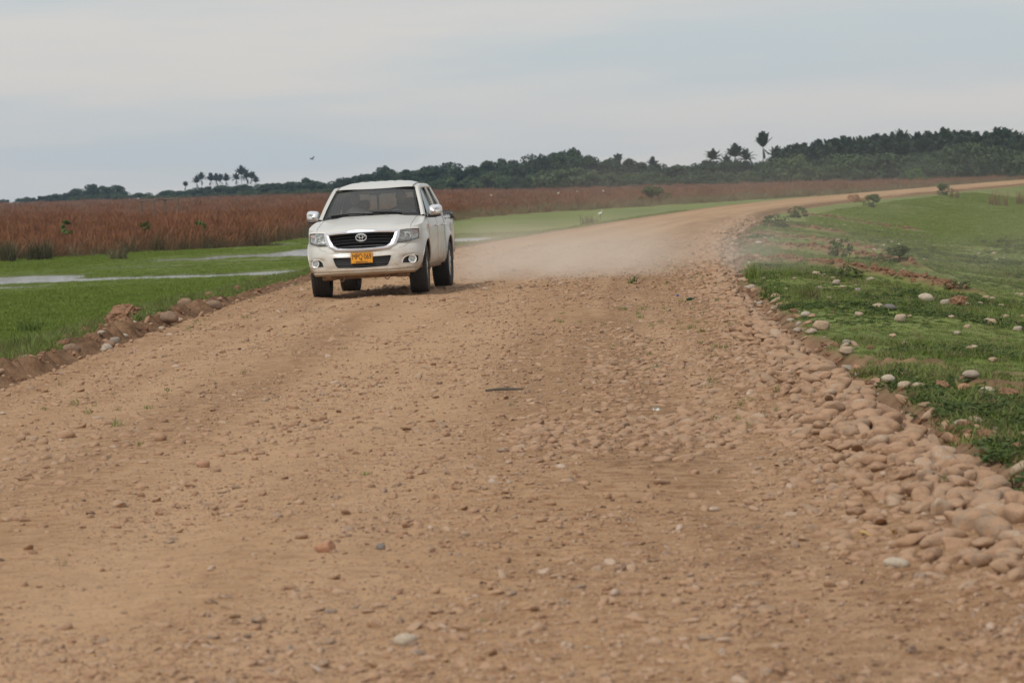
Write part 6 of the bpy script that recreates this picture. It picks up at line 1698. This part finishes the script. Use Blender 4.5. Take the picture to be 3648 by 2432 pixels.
# litter
m_gb = glass_mat('green_bottle_glass', (0.05, 0.35, 0.12), 1.0, 0.05)
bt = MB().lathe([(0.001, 0.0), (0.032, 0.0), (0.034, 0.01), (0.034, 0.13), (0.026, 0.16), (0.013, 0.19), (0.013, 0.23), (0.016, 0.232), (0.016, 0.245), (0.011, 0.245)], 20, 'z').build('bottle', m_gb)
bt.location = (2.32, 44.8, 0.10); bt.rotation_euler = (R_(84), 0, R_(35)); bt.scale = (0.6,) * 3; tag(bt, 'green glass bottle lying among the cobbles', 'bottle')
cp = MB().lathe([(0.001, 0.018), (0.026, 0.018), (0.030, 0.012), (0.031, 0.0), (0.028, 0.0), (0.027, 0.012), (0.001, 0.014)], 20, 'z').build('blue_scrap', simple('blue_plastic', (0.04, 0.07, 0.22), 0.4))
cp.location = (2.30, 47.0, 0.08); cp.scale = (0.6,) * 3; cp.rotation_euler = (R_(60), 0, 0.4); tag(cp, 'small round scrap of blue plastic on the cobbles behind the green bottle', 'plastic scrap')
m_scrap = simple('white_plastic', (0.62, 0.61, 0.57), 0.7)
sc_ = MB().grid([[(0.05 * (a - 0.5) * 2, 0.04 * math.sin(b_ * 3), 0.06 * b_ * (1 - 0.5 * abs(a - 0.4)) + 0.012 * math.sin(a * 9 + b_ * 4)) for a in np.linspace(0, 1, 8)] for b_ in np.linspace(0, 1, 6)]).build('plastic_scrap', m_scrap)
sc_.location = (1.03, 24.6, float(road_z(np.array([1.03]), np.array([24.6]))[0])); sc_.scale = (0.55,) * 3; tag(sc_, 'crumpled scrap of white plastic at the near end of the cobble tongue', 'plastic scrap')
m_yl = simple('yellow_leaf', (0.50, 0.34, 0.12), 0.7)
for q, (x, y) in enumerate(((1.55, 15.2), (1.66, 15.1))):
    lf = MB().grid([[(0.055 * (t - 0.5) * 2, 0.026 * w * math.sin(math.pi * min(0.97, t + 0.03)), 0.012 * (abs(w) + math.sin(t * 5))) for w in (-1, 0, 1)] for t in np.linspace(0, 1, 8)]).build('fallen_leaf', m_yl)
    lf.location = (x, y, float(road_z(np.array([x]), np.array([y]))[0]) + 0.03); lf.scale = (0.6,) * 3; lf.rotation_euler = (0.3, 0.2, q * 1.3); tag(lf, ('left' if q == 0 else 'right') + ' yellow leaf of the two on the near cobbles', 'leaf')
st = MB().tube([(-0.16, 0, 0.008), (-0.05, 0.01, 0.016), (0.06, -0.012, 0.014), (0.15, 0.0, 0.01)], [0.010, 0.013, 0.012, 0.007], 6).tube([(-0.02, 0, 0.016), (0.04, 0.06, 0.03)], [0.007, 0.003], 5).build('stick', m_bark)
st.location = (-0.07, 27.7, 0.01); tag(st, 'dark dry stick lying across the middle of the road', 'stick')
# ================================================================= THE AIR: haze over the plain, dust behind the truck
def vol_mat(name, color, dens, aniso=0.2):
    m = bpy.data.materials.new(name); m.use_nodes = True
    nt = m.node_tree; nt.nodes.clear()
    pv = nd(nt, 'ShaderNodeVolumePrincipled', {'Color': color, 'Density': dens, 'Anisotropy': aniso})
    nd(nt, 'ShaderNodeOutputMaterial', {'Volume': pv.outputs[0]})
    return m, nt, pv
hm, _, _ = vol_mat('haze_air', (0.56, 0.78, 1.0), 0.00008, 0.0)
hz = MB().box((0, 1280, 17.0), (2660, 2740, 38.5)).build('haze', hm, smooth=False)
tag(hz, 'thin pale haze over the whole plain', 'haze', kind='stuff')
dm, nt, pv = vol_mat('road_dust', (0.93, 0.85, 0.75), 0.0, 0.1)
t = nd(nt, 'ShaderNodeNewGeometry')
sp = nd(nt, 'ShaderNodeSeparateXYZ', {0: t.outputs['Position']})
def mr(v, a, b_, c=0.0, d=1.0): return nd(nt, 'ShaderNodeMapRange', {0: v, 1: a, 2: b_, 3: c, 4: d}, interpolation_type='SMOOTHSTEP').outputs[0]
X_, Y_, Z_ = sp.outputs
mpn = nd(nt, 'ShaderNodeMapping', {'Vector': t.outputs['Position'], 'Scale': (0.30, 0.16, 0.55)})
nz = nd(nt, 'ShaderNodeTexNoise', {'Vector': mpn.outputs[0], 'Scale': 1.6, 'Detail': 4.0, 'Roughness': 0.6})
wisp = ramp(nt, nz.outputs[0], [(0.40, 0.0), (0.62, 1.0)])
# thick and low just behind the wheels, thinner and taller as it drifts right over the bank
low = mth(nt, 'MULTIPLY', mr(Z_, 1.15, 0.02), mth(nt, 'MULTIPLY', mr(X_, -1.6, -0.4), mr(X_, 6.5, 1.5)))
low = mth(nt, 'MULTIPLY', low, mth(nt, 'MULTIPLY', mr(Y_, 56.0, 60.5), mr(Y_, 80, 62)))
hi = mth(nt, 'MULTIPLY', mr(Z_, 3.4, 0.0), mth(nt, 'MULTIPLY', mr(X_, -1.5, 2.5), mr(X_, 17.0, 8.0)))
hi = mth(nt, 'MULTIPLY', hi, mth(nt, 'MULTIPLY', mr(Y_, 57.5, 63.0), mr(Y_, 96, 74)))
dn = mth(nt, 'ADD', mth(nt, 'MULTIPLY', low, 0.155), mth(nt, 'MULTIPLY', hi, 0.009))
dn = mth(nt, 'MULTIPLY', dn, mth(nt, 'ADD', mth(nt, 'MULTIPLY', wisp, 1.3), 0.15))
nt.links.new(dn, pv.inputs['Density'])
db = MB().box((7.5, 76.5, 1.2), (19.5, 41, 5.4)).build('dust_cloud', dm, smooth=False)
tag(db, 'tan dust thrown up behind the truck and drifting right over the bank', 'dust', kind='stuff')
